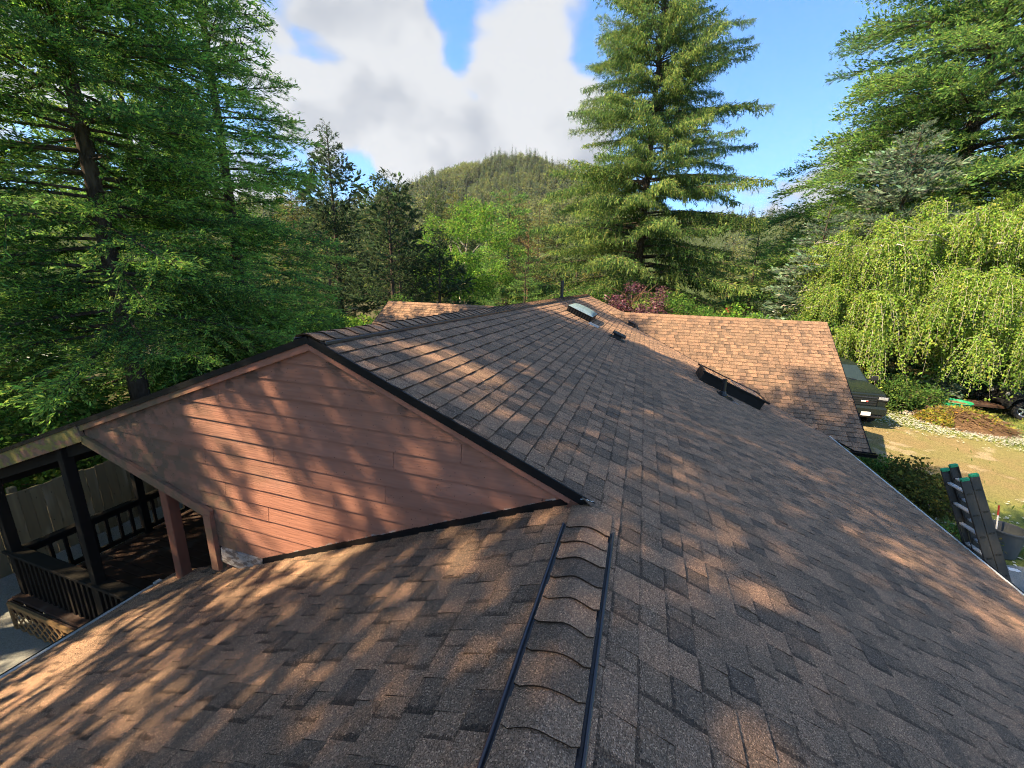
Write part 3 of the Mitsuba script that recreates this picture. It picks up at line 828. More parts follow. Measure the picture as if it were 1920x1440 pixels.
# paved strip on the left, walk on the right
lab(MB().box((-6.9, 3.4, GZ - 0.06), (5.0, 13.6, 0.16)).put('patio', 'concrete_mat'), 'grey concrete strip between the house and the fence', kind='structure')
lab(MB().prism([(4.4, -4), (8.6, -4), (8.6, 9.37), (6.6, 9.04), (4.4, 8.7)], lambda u, v, w: np.stack([u, v, GZ - 0.08 + w], 1), 0.11).put('walk', 'concrete_mat'), 'grey concrete walk beside the right eave', kind='structure')
# ------------------------------------------------------------------ foliage
def unit(a): return a / (np.linalg.norm(a, axis=-1, keepdims=True) + 1e-12)


class Leaves:
    """Collects leaf-sized kites with a colour each."""

    def __init__(s): s.P, s.D, s.L, s.W, s.C, s.N = [], [], [], [], [], []

    def add(s, P, D, L, W, C, N=None):
        k = len(P)
        s.P.append(P); s.D.append(unit(D)); s.L.append(np.broadcast_to(L, (k,))); s.W.append(np.broadcast_to(W, (k,))); s.C.append(np.broadcast_to(C, (k, 3)))
        s.N.append(np.full((k, 3), np.nan) if N is None else np.broadcast_to(N, (k, 3)))

    def get(s, r, fold=0.12):
        P, D, L, W, C, N = (np.concatenate(x) for x in (s.P, s.D, s.L, s.W, s.C, s.N))
        rnd = unit(r.normal(size=P.shape))
        N = np.where(np.isnan(N), rnd, N)
        S = unit(np.cross(D, N))
        up = unit(np.cross(S, D))
        m = P + D * (L * 0.45)[:, None]
        V = np.stack([P, m + S * (W / 2)[:, None] + up * (W * fold)[:, None], P + D * L[:, None], m - S * (W / 2)[:, None] + up * (W * fold)[:, None]], 1).reshape(-1, 3)
        k = np.arange(len(P))[:, None] * 4
        F = np.concatenate([k + [0, 1, 2], k + [0, 2, 3]], 1).reshape(-1, 3)
        return V, F, np.repeat(C, 4, 0)


def tint(base, r, k, spread=0.25, hue=0.10):
    c = np.asarray(base) * np.exp(r.normal(0, spread, (k, 1))) * np.exp(r.normal(0, hue, (k, 3)))
    return np.clip(c, 0.004, 0.9)


def group(name, parts):
    scene[name] = {'type': 'shapegroup', **parts}
    return name


def leaf_ply(lv, r, fold=0.12):
    V, F, C = lv.get(r, fold)
    return mikit.ply((V, F), 'foliage_mat', color=C)


def bough(name, L, seed, leaf, dens, green, fresh, hang=0.0, droop=0.10, rise=0.10, wide=0.42, bare=0.16, fresh_p=0.25, flat=0.25, bark='bark_mat', ragged=0.25, slim=0.34):
    """One conifer bough along +x: axis, side twigs, needle sprigs along them."""
    r = np.random.default_rng(seed)
    lv, wood = Leaves(), MB()
    n = 9
    t = np.linspace(0, 1, n)
    bend = r.normal(0, 0.03 * L)
    ax = np.stack([L * t, bend * t * t, L * (rise * t - (rise + droop) * t * t + 0.06 * t ** 4)], 1)
    wood.tube(ax, np.linspace(0.010 * L + 0.006, 0.003, n), 5, cap=False)

    def axis(tt): return np.stack([np.interp(tt, t, ax[:, k]) for k in range(3)], -1)
    step = 0.46 * leaf / dens
    K = max(6, int(L * (1 - bare) / (step * 0.95)))
    for j in range(K):
        tt = bare + (1 - bare) * ((j + r.random()) / K)
        side = 1 if j % 2 else -1
        l = wide * L * (1.02 - tt) ** 0.72 * r.uniform(1 - ragged * 1.6, 1 + ragged) + 0.9 * leaf
        if tt < bare + 0.12:
            l *= r.uniform(0.3, 0.9)
        ang = math.radians(r.uniform(38, 62)) * (1 - 0.4 * tt)
        d = np.array([math.cos(ang), side * math.sin(ang), r.normal(0.02, flat * 0.5)])
        m = max(2, int(l / (step * 1.15)))
        s = (np.arange(m) + r.random(m)) / m * l
        base = axis(np.array([tt]))[0]
        pts = base + d * s[:, None]
        pts[:, 2] -= hang * s * 0.35 + 0.22 * s * s / max(l, 0.3) * (0.3 + hang)
        if l > 0.5:
            q = np.linspace(0, l, 4)
            w = base + d * q[:, None]
            w[:, 2] -= hang * q * 0.35 + 0.22 * q * q / max(l, 0.3) * (0.3 + hang)
            wood.tube(w, np.linspace(0.0045 * l + 0.002, 0.0015, 4), 3, cap=False)
        tip = s / l
        kk = 3 if hang < 0.4 else 4
        for q in range(kk):
            spread = r.normal(0, 0.55, (m, 3)) * [1, 1, flat + 0.35]
            D = d + spread * 0.8
            if hang > 0.4 and q < 2:
                D = np.array([0.25, 0.1 * side, -1.0]) + r.normal(0, 0.28, (m, 3))
            off = r.normal(0, 0.22 * leaf, (m, 3))
            Lf = leaf * r.uniform(0.75, 1.3, m) * (1.1 if hang > 0.4 and q < 2 else 0.9)
            col = tint(green, r, m)
            is_new = r.random(m) < fresh_p * (0.35 + 0.9 * np.maximum(tip, tt) ** 2) * 1.1
            col = np.where(is_new[:, None], tint(fresh, r, m, 0.2), col)
            lv.add(pts + off, D, Lf, Lf * slim, col)
    # end spray
    m = 8
    lv.add(axis(1 - 0.12 * r.random(m)), np.array([1, 0, 0.1]) + r.normal(0, 0.4, (m, 3)), leaf * 1.1, leaf * 0.36, tint(fresh if fresh_p > .2 else green, r, m, 0.2))
    return group(name, {'needles': leaf_ply(lv, r), 'twigs': mikit.ply(wood.get(), bark, smooth=False)})


def bough_set(prefix, lengths, variants, seed, **kw):
    fp = kw.pop('fresh_p', 0.25)
    return [(L, [bough(f'{prefix}_{i}_{k}', L, seed + 31 * i + k, fresh_p=fp * (0.5 + 1.1 * k / max(1, variants - 1)), **kw) for k in range(variants)]) for i, L in enumerate(lengths)]


def inst(key, groupname, Mx):
    scene[key] = {'type': 'instance', 'to_world': T(np.asarray(Mx, float)), 'shape': {'type': 'ref', 'id': groupname}}


def frame(pos, az, el, s, roll=0.0):
    ca, sa_, ce, se = math.cos(az), math.sin(az), math.cos(el), math.sin(el)
    X = np.array([ca * ce, sa_ * ce, se])
    Y = np.array([-sa_, ca, 0])
    Z = np.cross(X, Y)
    Y2 = Y * math.cos(roll) + Z * math.sin(roll)
    Z2 = np.cross(X, Y2)
    Mx = np.eye(4)
    Mx[:3, 0], Mx[:3, 1], Mx[:3, 2], Mx[:3, 3] = X * s, Y2 * s, Z2 * s, pos
    return Mx


def conifer(name, label, pos, height, radius, boughs, seed, base=0.12, step=0.42, per=4, shape=0.85, el=(-8, 30), trunk_r=None, lean=(0, 0), category='tree', grp=None, lop=0.0, top_r=0.06, miss=0.06, only_az=None, min_z=None, bark='bark_mat'):
    """Trunk and crown; the crown is boughs set round the trunk, longest low down."""
    key = numbered(name)
    lab(key, label, category, grp)
    r = random.Random(seed)
    x, y, z = pos
    tr = trunk_r or 0.012 * height + 0.05
    sway = [r.uniform(-1, 1) * 0.01 * height for _ in range(4)]

    def trunk(h):
        f = h / height
        return np.array([x + lean[0] * f * height + sway[0] * math.sin(3 * f), y + lean[1] * f * height + sway[1] * math.sin(2.5 * f + 1) - sway[1] * math.sin(1), z + h])
    hs = np.linspace(-0.3, height * 0.985, 14)
    MB().tube([trunk(h) for h in hs], [tr * (1 - 0.93 * max(h, 0) / height) * (1.25 if h < 0.2 else 1) for h in hs], 9).put(key + '__trunk', bark, smooth=60)
    h, n, a = base * height, 0, r.random() * 6.28
    while h < height * 0.995:
        f = (h - base * height) / (height * (1 - base))
        R = radius * ((1 - f) ** shape) * (0.80 + 0.2 * min(1, f * 6 + 0.3)) + top_r * radius
        k = per if f < 0.85 else 3
        for j in range(k):
            a += 2.399963 + r.uniform(-0.35, 0.35)
            L = R * r.choice([r.uniform(0.72, 1.12), r.uniform(0.5, 1.0)]) * (1 + lop * math.cos(a))
            hh = h + r.uniform(-0.4, 0.4) * step
            if r.random() < miss or L < 0.15:
                continue
            e = math.radians(el[0] + (el[1] - el[0]) * f ** 1.5 + r.uniform(-7, 7))
            p = trunk(min(hh, height * 0.985))
            if min_z is not None and p[2] + L * math.sin(e) < min_z:
                continue
            Lp, vs = min(boughs, key=lambda b: abs(math.log(b[0] / L)))
            inst(f'{key}__crown__{n:03d}', r.choice(vs), frame(p, a, e, L / Lp, r.uniform(-0.25, 0.25)))
            n += 1
        h += step * (0.55 + 0.6 * (1 - f) + 0.15 * r.random())
    return key


def clump(name, seed, n, rad, leaf, green, fresh, fresh_p=0.3, flat=0.75, hang=0.0, aspect=0.62):
    """A ball of broad leaves, thicker towards its skin."""
    r = np.random.default_rng(seed)
    lv, wood = Leaves(), MB()
    d = unit(r.normal(size=(n, 3)))
    P = d * (rad * r.random((n, 1)) ** 0.45) * [1, 1, flat]
    D = d * 0.6 + r.normal(0, 0.6, (n, 3)) + [0, 0, -0.25 - hang]
    col = np.where((r.random(n) < fresh_p * 0.7)[:, None], tint(fresh, r, n, 0.18), tint(green, r, n))
    Lf = leaf * r.uniform(0.7, 1.25, n)
    N = unit(np.array([0, 0, 1.0]) + r.normal(0, 0.6, (n, 3)))
    lv.add(P, D, Lf, Lf * aspect, col, N)
    for k in range(5):
        e = unit(r.normal(size=3)) * rad * 0.85 * [1, 1, flat]
        wood.tube([[0, 0, -0.2 * rad], e * 0.5, e], [0.012 * rad + 0.004, 0.008 * rad + .003, 0.003], 4, cap=False)
    return group(name, {'leaves': leaf_ply(lv, r), 'twigs': mikit.ply(wood.get(), 'bark_mat')})


def strand(name, seed, L, leaf, green, fresh, n=17):
    """Hanging birch twigs: a spray of drooping strands set with small leaves."""
    r = np.random.default_rng(seed)
    lv, wood = Leaves(), MB()
    for k in range(n):
        a = r.uniform(-1.3, 1.3)
        out = r.uniform(0.08, 0.55) * L
        q = np.linspace(0, 1, 6)
        ln = L * r.uniform(0.6, 1.25)
        p = np.stack([math.cos(a) * out * q ** 0.7, math.sin(a) * out * q ** 0.7, 0.10 * L * np.sin(q * 2.6) - ln * 0.92 * q ** 1.5], 1) + r.normal(0, 0.16, 3) * [1, 1, 1.5]
        wood.tube(p, np.linspace(0.006, 0.002, 6), 3, cap=False)
        m = int(ln * 1.5 / (leaf * 0.42))
        t = r.random(m)
        P = np.stack([np.interp(t, q, p[:, j]) for j in range(3)], 1) + r.normal(0, leaf * 0.9, (m, 3))
        Lf = leaf * r.uniform(0.75, 1.25, m)
        col = np.where((r.random(m) < 0.4)[:, None], tint(fresh, r, m, 0.16), tint(green, r, m, 0.22))
        lv.add(P, r.normal(0, 0.5, (m, 3)) + [0.2, 0, -0.8], Lf, Lf * 0.7, col, unit(np.array([0.5, 0, 0.8]) + r.normal(0, 0.55, (m, 3))))
    return group(name, {'leaves': leaf_ply(lv, r), 'twigs': mikit.ply(wood.get(), 'birch_bark')})


def broadleaf(name, label, pos, height, rx, rz, clumps, n, seed, csize=1.0, trunk_r=0.12, stems=1, category='tree', bark='bark_mat', lean=(0, 0), base=0.35, limbs=9, grp=None, ry=None, core=0.35):
    """Stems, limbs and a crown of leaf clumps in an uneven ellipsoid."""
    key = numbered(name)
    lab(key, label, category, grp)
    r = random.Random(seed)
    x, y, z = pos
    ry = ry or rx
    cz = z + height - rz
    wood = MB()
    cx, cyy = x + lean[0] * height, y + lean[1] * height
    for s in range(stems):
        a = r.random() * 6.28
        b = np.array([x + (0.25 * math.cos(a) if stems > 1 else 0) * trunk_r * 8, y + (0.25 * math.sin(a) if stems > 1 else 0) * trunk_r * 8, z - 0.2])
        topp = np.array([cx + r.uniform(-.3, .3) * rx, cyy + r.uniform(-.3, .3) * ry, cz + rz * 0.5])
        mid = (b + topp) / 2 + np.array([r.uniform(-.1, .1), r.uniform(-.1, .1), 0]) * height * 0.5
        wood.tube([b, (b + mid) / 2, mid, (mid + topp) / 2, topp], np.array([1.2, 0.95, 0.75, 0.5, 0.15]) * trunk_r / math.sqrt(stems), 8)
        for k in range(limbs):
            f = r.uniform(0.25, 0.9)
            p0 = b + (topp - b) * f
            d = np.array([r.uniform(-1, 1) * rx, r.uniform(-1, 1) * ry, r.uniform(0.0, 0.9) * rz]) * 0.75
            wood.tube([p0, p0 + d * 0.5 + [0, 0, 0.1 * rz], p0 + d], np.array([0.42, 0.28, 0.08]) * trunk_r, 5)
    wood.put(key + '__trunk', bark, smooth=60)
    bumps = [(r.random() * 6.28, r.uniform(-0.6, 1.0), r.uniform(0.12, 0.35)) for _ in range(7)]
    for k in range(n):
        th = r.random() * 6.28
        cph = r.uniform(-0.75, 1.0)
        sph = math.sqrt(1 - cph * cph)
        q = r.random() ** core
        q *= 0.82 + sum(s * math.exp(-((math.cos(th - a) - 1) ** 2 * 3 + (cph - c) ** 2 * 4)) for a, c, s in bumps)
        p = (cx + rx * q * sph * math.cos(th), cyy + ry * q * sph * math.sin(th), cz + rz * q * cph)
        if p[2] < z + 0.15:
            p = (p[0], p[1], z + 0.15 + 0.3 * r.random())
        s = csize * r.uniform(0.7, 1.3)
        inst(f'{key}__crown__{k:03d}', r.choice(clumps), frame(p, r.random() * 6.28, r.uniform(-0.3, 0.3), s))
    return key


FIR, FIRN = (0.098, 0.215, 0.064), (0.31, 0.52, 0.105)
SPR, SPRN = (0.115, 0.200, 0.062), (0.30, 0.38, 0.105)
PINE, PINEN = (0.050, 0.085, 0.042), (0.11, 0.155, 0.06)
BLUE, BLUEN = (0.14, 0.20, 0.135), (0.27, 0.35, 0.23)
fir_near = bough_set('fir_near', (1.2, 2.4, 4.2), 3, 100, leaf=0.115, dens=0.92, slim=0.27, green=FIR, fresh=FIRN, hang=0.05, droop=0.06, flat=0.5, ragged=0.42, fresh_p=0.50)
fir_big = bough_set('fir_big', (3.2, 6.0, 10.0), 3, 250, leaf=0.25, dens=0.85, slim=0.28, flat=0.4, ragged=0.4, green=(0.105, 0.210, 0.064), fresh=(0.27, 0.42, 0.10), hang=0.2, droop=0.2, fresh_p=0.34)
fir_mid = bough_set('fir_mid', (1.5, 3.2, 5.5), 3, 200, leaf=0.22, dens=0.85, slim=0.28, flat=0.4, green=(0.105, 0.210, 0.064), fresh=(0.27, 0.42, 0.10), hang=0.15, droop=0.18, fresh_p=0.30)
spruce_mid = bough_set('spruce_mid', (1.6, 3.4, 6.0), 3, 300, slim=0.22, leaf=0.20, ragged=0.4, dens=0.90, green=SPR, fresh=SPRN, hang=0.55, droop=0.10, rise=0.16, wide=0.30, fresh_p=0.26)
pine_mid = bough_set('pine_mid', (1.3, 3.0), 2, 400, leaf=0.28, dens=0.85, green=PINE, fresh=PINEN, hang=-0.1, droop=-0.12, rise=0.10, flat=0.6, fresh_p=0.12)
blue_mid = bough_set('blue_mid', (1.5, 3.2, 5.0), 2, 500, leaf=0.26, dens=0.85, green=BLUE, fresh=BLUEN, hang=0.15, droop=0.14, fresh_p=0.35)
leafy = [clump(f'leafy_{k}', 600 + k, 300, 0.75, 0.15, (0.13, 0.27, 0.045), (0.28, 0.42, 0.07), 0.45) for k in range(3)]
bushy = [clump(f'bushy_{k}', 620 + k, 300, 0.62, 0.115, (0.085, 0.19, 0.04), (0.20, 0.32, 0.065), 0.35) for k in range(3)]
small = [clump(f'small_{k}', 640 + k, 160, 0.32, 0.075, (0.08, 0.16, 0.04), (0.20, 0.28, 0.06), 0.30) for k in range(2)]
olive = [clump(f'olive_{k}', 650 + k, 170, 0.36, 0.085, (0.070, 0.085, 0.026), (0.18, 0.17, 0.035), 0.30) for k in range(2)]
purple = [clump(f'purple_{k}', 660 + k, 120, 0.6, 0.16, (0.15, 0.065, 0.085), (0.33, 0.19, 0.22), 0.35) for k in range(2)]
pinkf = [clump(f'pink_{k}', 670 + k, 130, 0.4, 0.10, (0.50, 0.15, 0.16), (0.62, 0.30, 0.25), 0.4) for k in range(2)]
birch = [strand(f'birch_{k}', 700 + k, 2.1, 0.092, (0.19, 0.31, 0.055), (0.34, 0.45, 0.085)) for k in range(3)]
golden = bough_set('golden', (1.2, 2.2), 2, 720, leaf=0.20, dens=0.8, green=(0.16, 0.14, 0.055), fresh=(0.27, 0.22, 0.09), hang=0.1, fresh_p=0.4)
# ------------------------------------------------------------------ trees that stand in the picture
# left of the house
conifer('fir_tree', 'tall fir nearest the left edge, its lower boughs hanging beside the porch roof', (-11.3, 6.2, GZ), 18, 4.4, fir_near, 1, base=0.20, step=0.40, per=8, shape=0.70, el=(-9, 30), miss=0.08, trunk_r=0.22)
conifer('fir_tree', 'big fir with its trunk showing, crown reaching over the porch roof against the clouds', (-11.8, 9.5, GZ), 16.8, 3.5, fir_near, 2, base=0.16, step=0.42, per=6, shape=0.80, el=(-8, 28), miss=0.10, trunk_r=0.2)
conifer('fir_tree', 'dense fir filling the gap behind the two nearest firs', (-17.0, 10.5, GZ), 13.5, 5.0, fir_mid, 3, base=0.06, step=0.45, per=7, shape=0.75)
conifer('fir_tree', 'fir at the far left border of the picture', (-16.5, 3.2, GZ), 13, 4.6, fir_mid, 4, base=0.08, step=0.45, per=7, shape=0.75)
conifer('pine_tree', 'dark narrow pine standing clear against the clouds left of the hill', (-18.2, 21.4, GZ), 13.6, 3.3, pine_mid, 5, base=0.12, step=0.40, per=5, shape=0.75, el=(5, 40))
conifer('pine_tree', 'dark pine with two bare stems beside the left wing roof', (-13.4, 20.0, GZ), 10.3, 3.0, pine_mid, 6, base=0.36, step=0.42, per=5, shape=0.62, el=(5, 40))
conifer('pine_tree', 'low dark pine behind the left wing roof, before the bright maple', (-11.6, 22.3, GZ), 7.6, 2.4, pine_mid, 16, base=0.2, step=0.42, per=4, shape=0.6, el=(5, 40))
broadleaf('maple_tree', 'bright yellow-green maple with pale stems behind the left wing', (-12.9, 27.5, GZ), 9.9, 3.6, 3.7, leafy, 88, 7, csize=1.0, trunk_r=0.16, stems=2, bark='birch_bark')
conifer('fir_tree', 'young yellow-green fir behind the main ridge', (-6.6, 23.6, GZ), 6.4, 2.1, fir_mid, 8, base=0.08, step=0.35, per=5, shape=0.8)
conifer('cedar_tree', 'broad dark cedar behind the bright maple', (-12.6, 38.0, GZ), 13.2, 5.0, fir_mid, 9, base=0.10, step=0.6, per=5, shape=0.6)
conifer('spruce_tree', 'huge spruce with hanging twigs and a split trunk behind the right end of the house', (-0.5, 31.5, GZ), 27.5, 9.0, spruce_mid, 10, base=0.07, step=0.55, per=7, shape=0.62, el=(-6, 28), trunk_r=0.36, miss=0.10)
# right of the house
conifer('fir_tree', 'giant fir at the right border, crown leaning out against the blue sky', (17.4, 33.2, GZ), 36, 12.6, fir_big, 11, base=0.08, step=0.62, per=7, shape=0.92, el=(-6, 26))
conifer('fir_tree', 'broad fir in front of the giant fir at the right', (14.4, 33.2, GZ), 18.5, 7.5, fir_big, 12, base=0.10, step=0.5, per=8, shape=0.8, el=(-8, 26))
conifer('blue_spruce', 'blue-grey spruce above the weeping birch', (12.3, 27.2, GZ), 13.2, 4.8, blue_mid, 13, base=0.08, step=0.42, per=7, shape=0.75)
conifer('blue_spruce', 'smaller blue-grey spruce left of the weeping birch', (8.8, 26.0, GZ), 9.6, 3.4, blue_mid, 14, base=0.06, step=0.45, per=6, shape=0.75)
conifer('fir_tree', 'green fir between the smaller blue spruce and the huge spruce', (6.6, 30.0, GZ), 8.5, 2.9, fir_mid, 15, base=0.08, step=0.45, per=5, shape=0.8)


def weeping_birch(name, label, pos, height, rx, seed, n, lean=(0, 0), rz=None, top=None):
    key = numbered(name)
    lab(key, label, 'tree')
    r = random.Random(seed)
    x, y, z = pos
    rz = rz or height * 0.62
    cx, cyy, cz = x + lean[0], y + lean[1], z + height - rz
    w = MB()
    b, t = np.array([x, y, z - 0.2]), np.array([cx, cyy, cz + rz * 0.7])
    w.tube([b, b + (t - b) * 0.25 + [0.15, 0, 0], b + (t - b) * 0.55, t], [0.30, 0.24, 0.17, 0.04], 10)
    for k in range(22):
        f = r.uniform(0.3, 0.95)
        p0 = b + (t - b) * f
        a = r.random() * 6.28
        d = np.array([math.cos(a) * rx * 0.8, math.sin(a) * rx * 0.8, rz * 0.18]) * 1.2
        w.tube([p0, p0 + d * 0.4 + [0, 0, 0.5], p0 + d * 0.8 + [0, 0, 0.35], p0 + d], [0.07, 0.05, 0.03, 0.01], 5)
    w.put(key + '__trunk', 'birch_bark', smooth=60)
    for k in range(n):
        a = r.random() * 6.28
        q = r.random() ** 0.4 * r.uniform(0.8, 1.12)
        c = r.random() ** 0.8
        s = math.sqrt(max(0, 1 - (c * 0.98) ** 2))
        p = (cx + rx * q * s * math.cos(a), cyy + rx * q * s * math.sin(a), cz + (rz * 1.25) * q * (c - 0.22))
        if p[2] < z + 2.5:
            continue
        inst(f'{key}__crown__{k:03d}', r.choice(birch), frame(p, a, r.uniform(-0.2, 0.35), r.uniform(0.7, 1.15)))
    return key


weeping_birch('weeping_birch', 'yellow-green weeping birch with a pale leaning trunk above the brush pile', (15.6, 26.6, GZ), 10.2, 5.2, 41, 195, lean=(-1.3, -1.6))
weeping_birch('weeping_birch', 'smaller weeping birch on the left, hanging down beside the grey shed', (10.7, 25.2, GZ), 8.6, 3.6, 42, 125)
broadleaf('bush', 'round dark green bush under the leaning birch trunk', (16.2, 25.6, GZ), 2.6, 1.9, 1.4, bushy, 46, 43, csize=0.9, category='shrub')
broadleaf('bush', 'leafy bush behind the pickup truck hood', (13.4, 25.2, GZ), 2.5, 1.7, 1.5, bushy, 42, 44, category='shrub')
broadleaf('bush', 'yellow-green weedy shrub beside the pickup truck mirror', (11.4, 21.3, GZ), 1.3, 1.0, 0.7, small, 42, 45, csize=1.2, category='shrub', trunk_r=0.04)
conifer('golden_conifer', 'dry golden-brown conifer limbs over the pickup truck roof', (11.4, 23.6, GZ), 4.0, 1.5, golden, 46, base=0.45, step=0.4, per=5, shape=0.5, category='shrub')
broadleaf('bush', 'dark bush in the shade at the right border behind the parked off-roader', (22.5, 28.5, GZ), 6.5, 3.6, 3.5, bushy, 90, 47, csize=1.4, category='shrub')
broadleaf('bush', 'deep green thicket behind the leaning birch', (20.0, 32.0, GZ), 7.0, 4.0, 3.6, bushy, 90, 48, csize=1.5, category='shrub')
broadleaf('bush', 'thicket in deep shade at the far right of the yard', (25.5, 24.5, GZ), 7.5, 3.2, 3.8, bushy, 80, 49, csize=1.5, category='shrub')
# behind the house
broadleaf('plum_tree', 'purple-leaved plum with reddish stems behind the end of the main ridge', (0.0, 23.6, GZ), 5.5, 2.3, 2.1, purple, 34, 50, csize=0.9, stems=5, trunk_r=0.10, limbs=7, bark='dead_wood', core=0.6)
for k, (bx, by, h, rx, lb) in enumerate([
        (-17.0, 17.6, 3.0, 2.4, 'leafy bush at the left end of the wing roof'), (-14.0, 24.5, 3.4, 2.6, 'dark leafy bush under the two-stemmed pine'),
        (-9.4, 24.2, 3.6, 2.4, 'green bush under the bright maple'), (-4.2, 24.6, 4.2, 2.2, 'light green bush right of the young fir'),
        (-2.6, 26.2, 4.4, 2.2, 'green bush left of the purple plum'), (2.6, 24.0, 4.2, 2.0, 'yellow-green bush between the plum and the wing ridge'),
        (4.6, 25.0, 3.9, 2.0, 'shaded green bush beyond the middle of the wing ridge'), (7.2, 24.0, 3.9, 2.0, 'bright green bush at the right end of the wing ridge')]):
    broadleaf('bush', lb, (bx, by, GZ), h, rx, h * 0.5, bushy if k % 3 else leafy, 46, 60 + k, csize=1.0, category='shrub')
# beyond the fence on the left
for k, (bx, by, h, rx, lb) in enumerate([
        (-11.9, 4.8, 2.5, 1.4, 'green bush leaning over the board fence behind the porch'), (-12.6, 8.6, 3.2, 1.9, 'leafy bush beyond the fence under the big fir'),
        (-13.8, 13.2, 3.8, 2.2, 'sunlit bush behind the gable peak'), (-11.6, 13.6, 3.2, 1.8, 'dense green bush just left of the gable peak'),
        (-11.4, 17.0, 3.4, 1.9, 'green bush between the gable peak and the wing roof')]):
    broadleaf('bush', lb, (bx, by, GZ), h, rx, h * 0.52, bushy, 52, 80 + k, csize=0.85, category='shrub')
broadleaf('rhododendron', 'pink-flowered bush seen between the porch posts', (-11.3, 3.3, GZ), 1.75, 0.9, 0.6, pinkf, 16, 95, csize=0.8, category='shrub', trunk_r=0.04)
# bare tree: dead top above the young fir
key = lab(numbered('bare_tree'), 'leafless tree with pinkish twigs above the young fir', 'tree')
w = MB()
r_ = random.Random(5)
b0 = np.array([-7.6, 27.2, GZ])
w.tube([b0, b0 + [0.1, 0, 4.5], b0 + [0.05, 0, 8.6]], [0.11, 0.07, 0.012], 7)
for k in range(46):
    h = r_.uniform(4.6, 8.4)
    a = r_.random() * 6.28
    l = (9.2 - h) * 0.42 * r_.uniform(0.6, 1.1)
    p0 = b0 + [0.08, 0, h]
    d = np.array([math.cos(a) * l, math.sin(a) * l, l * 0.75])
    w.tube([p0, p0 + d * 0.5 + [0, 0, -0.05], p0 + d], [0.022, 0.014, 0.004], 4)
    for j in range(4):
        q = p0 + d * r_.uniform(0.4, 1)
        e = np.array([r_.uniform(-1, 1), r_.uniform(-1, 1), r_.uniform(0.1, 0.9)]) * 0.35 * l
        w.tube([q, q + e], [0.008, 0.003], 3)
w.put(key + '__trunk', 'dead_wood')

# trees outside the frame, towards the sun, whose shade lies on the roof and wall
shade_fir = bough_set('shade_fir', (1.5, 3.2, 5.5), 2, 850, leaf=0.30, dens=0.85, green=(0.115, 0.195, 0.058), fresh=(0.31, 0.39, 0.095), hang=0.15, droop=0.18)
for x, y, h, R, lb, sd, bs in [(-11.3, -0.4, 25, 4.0, 'tall fir outside the picture beyond the fence, shading the porch', 26, 0.26), (-8.7, -1.0, 22, 3.9, 'tall bare-stemmed fir outside the picture, left of the lower roof', 21, 0.56), (-8.2, -6.6, 20, 4.9, 'tall fir outside the picture, behind the photographer on the left', 22, 0.34),
                               (-4.4, -9.8, 18, 4.0, 'fir outside the picture, behind the lower roof', 23, 0.12), (-16.5, -11.5, 23, 4.6, 'taller fir outside the picture in the second row on the left', 24, 0.12)]:
    conifer('fir_tree', lb, (x, y, GZ), h, R, shade_fir, sd, base=bs, step=0.46, per=5, shape=0.62, miss=0.12)
# ------------------------------------------------------------------ ground and hill
def bump(x, y, cx, cy, sx, sy, h, rot=0.0):
    c, s = math.cos(rot), math.sin(rot)
    u, v = (x - cx) * c + (y - cy) * s, -(x - cx) * s + (y - cy) * c
    return h * np.exp(-(u / sx) ** 2 - (v / sy) ** 2)


def terrain(x, y):
    x, y = np.asarray(x, float), np.asarray(y, float)
    d = np.hypot(x, y)
    z = bump(x, y, -232, 760, 205, 190, 122) + bump(x, y, -450, 640, 330, 250, 90) + bump(x, y, 120, 900, 420, 240, 112) + bump(x, y, -80, 470, 110, 150, 48) + bump(x, y, -480, 250, 200, 240, 62) + bump(x, y, 520, 640, 320, 300, 95)
    z = z + (meshkit.fbm(np.stack([x * 0.012, y * 0.012, x * 0], -1), 4, seed=3) - 0.5) * 22
    return GZ + z * np.clip((d - 60) / 120, 0, 1) ** 1.2 - 0.4


gv, gf = [], []
n = 72
xs = np.linspace(-75, 75, n)
X, Y = np.meshgrid(xs, xs, indexing='ij')
V = np.stack([X, Y, np.full_like(X, GZ)], -1).reshape(-1, 3)
F = [[i * n + j, (i + 1) * n + j, (i + 1) * n + j + 1, i * n + j + 1] for i in range(n - 1) for j in range(n - 1)]
lab(put('ground', (V, np.array(F)), 'ground_mat', exact=True), 'yard of tan packed dirt and weedy grass around the house', kind='structure')
rr = np.concatenate([np.linspace(64, 400, 40), np.linspace(410, 1500, 52)])
aa = np.linspace(0, 2 * np.pi, 181)
Rr, Aa = np.meshgrid(rr, aa, indexing='ij')
X, Y = Rr * np.sin(Aa), Rr * np.cos(Aa)
V = np.stack([X, Y, terrain(X, Y)], -1).reshape(-1, 3)
k = len(aa)
F = [[i * k + j, (i + 1) * k + j, (i + 1) * k + j + 1, i * k + j + 1] for i in range(len(rr) - 1) for j in range(k - 1)]
lab(put('hill', (V, np.array(F)), 'hill_mat', smooth=True, exact=True), 'wooded hill rising behind the house', kind='structure')


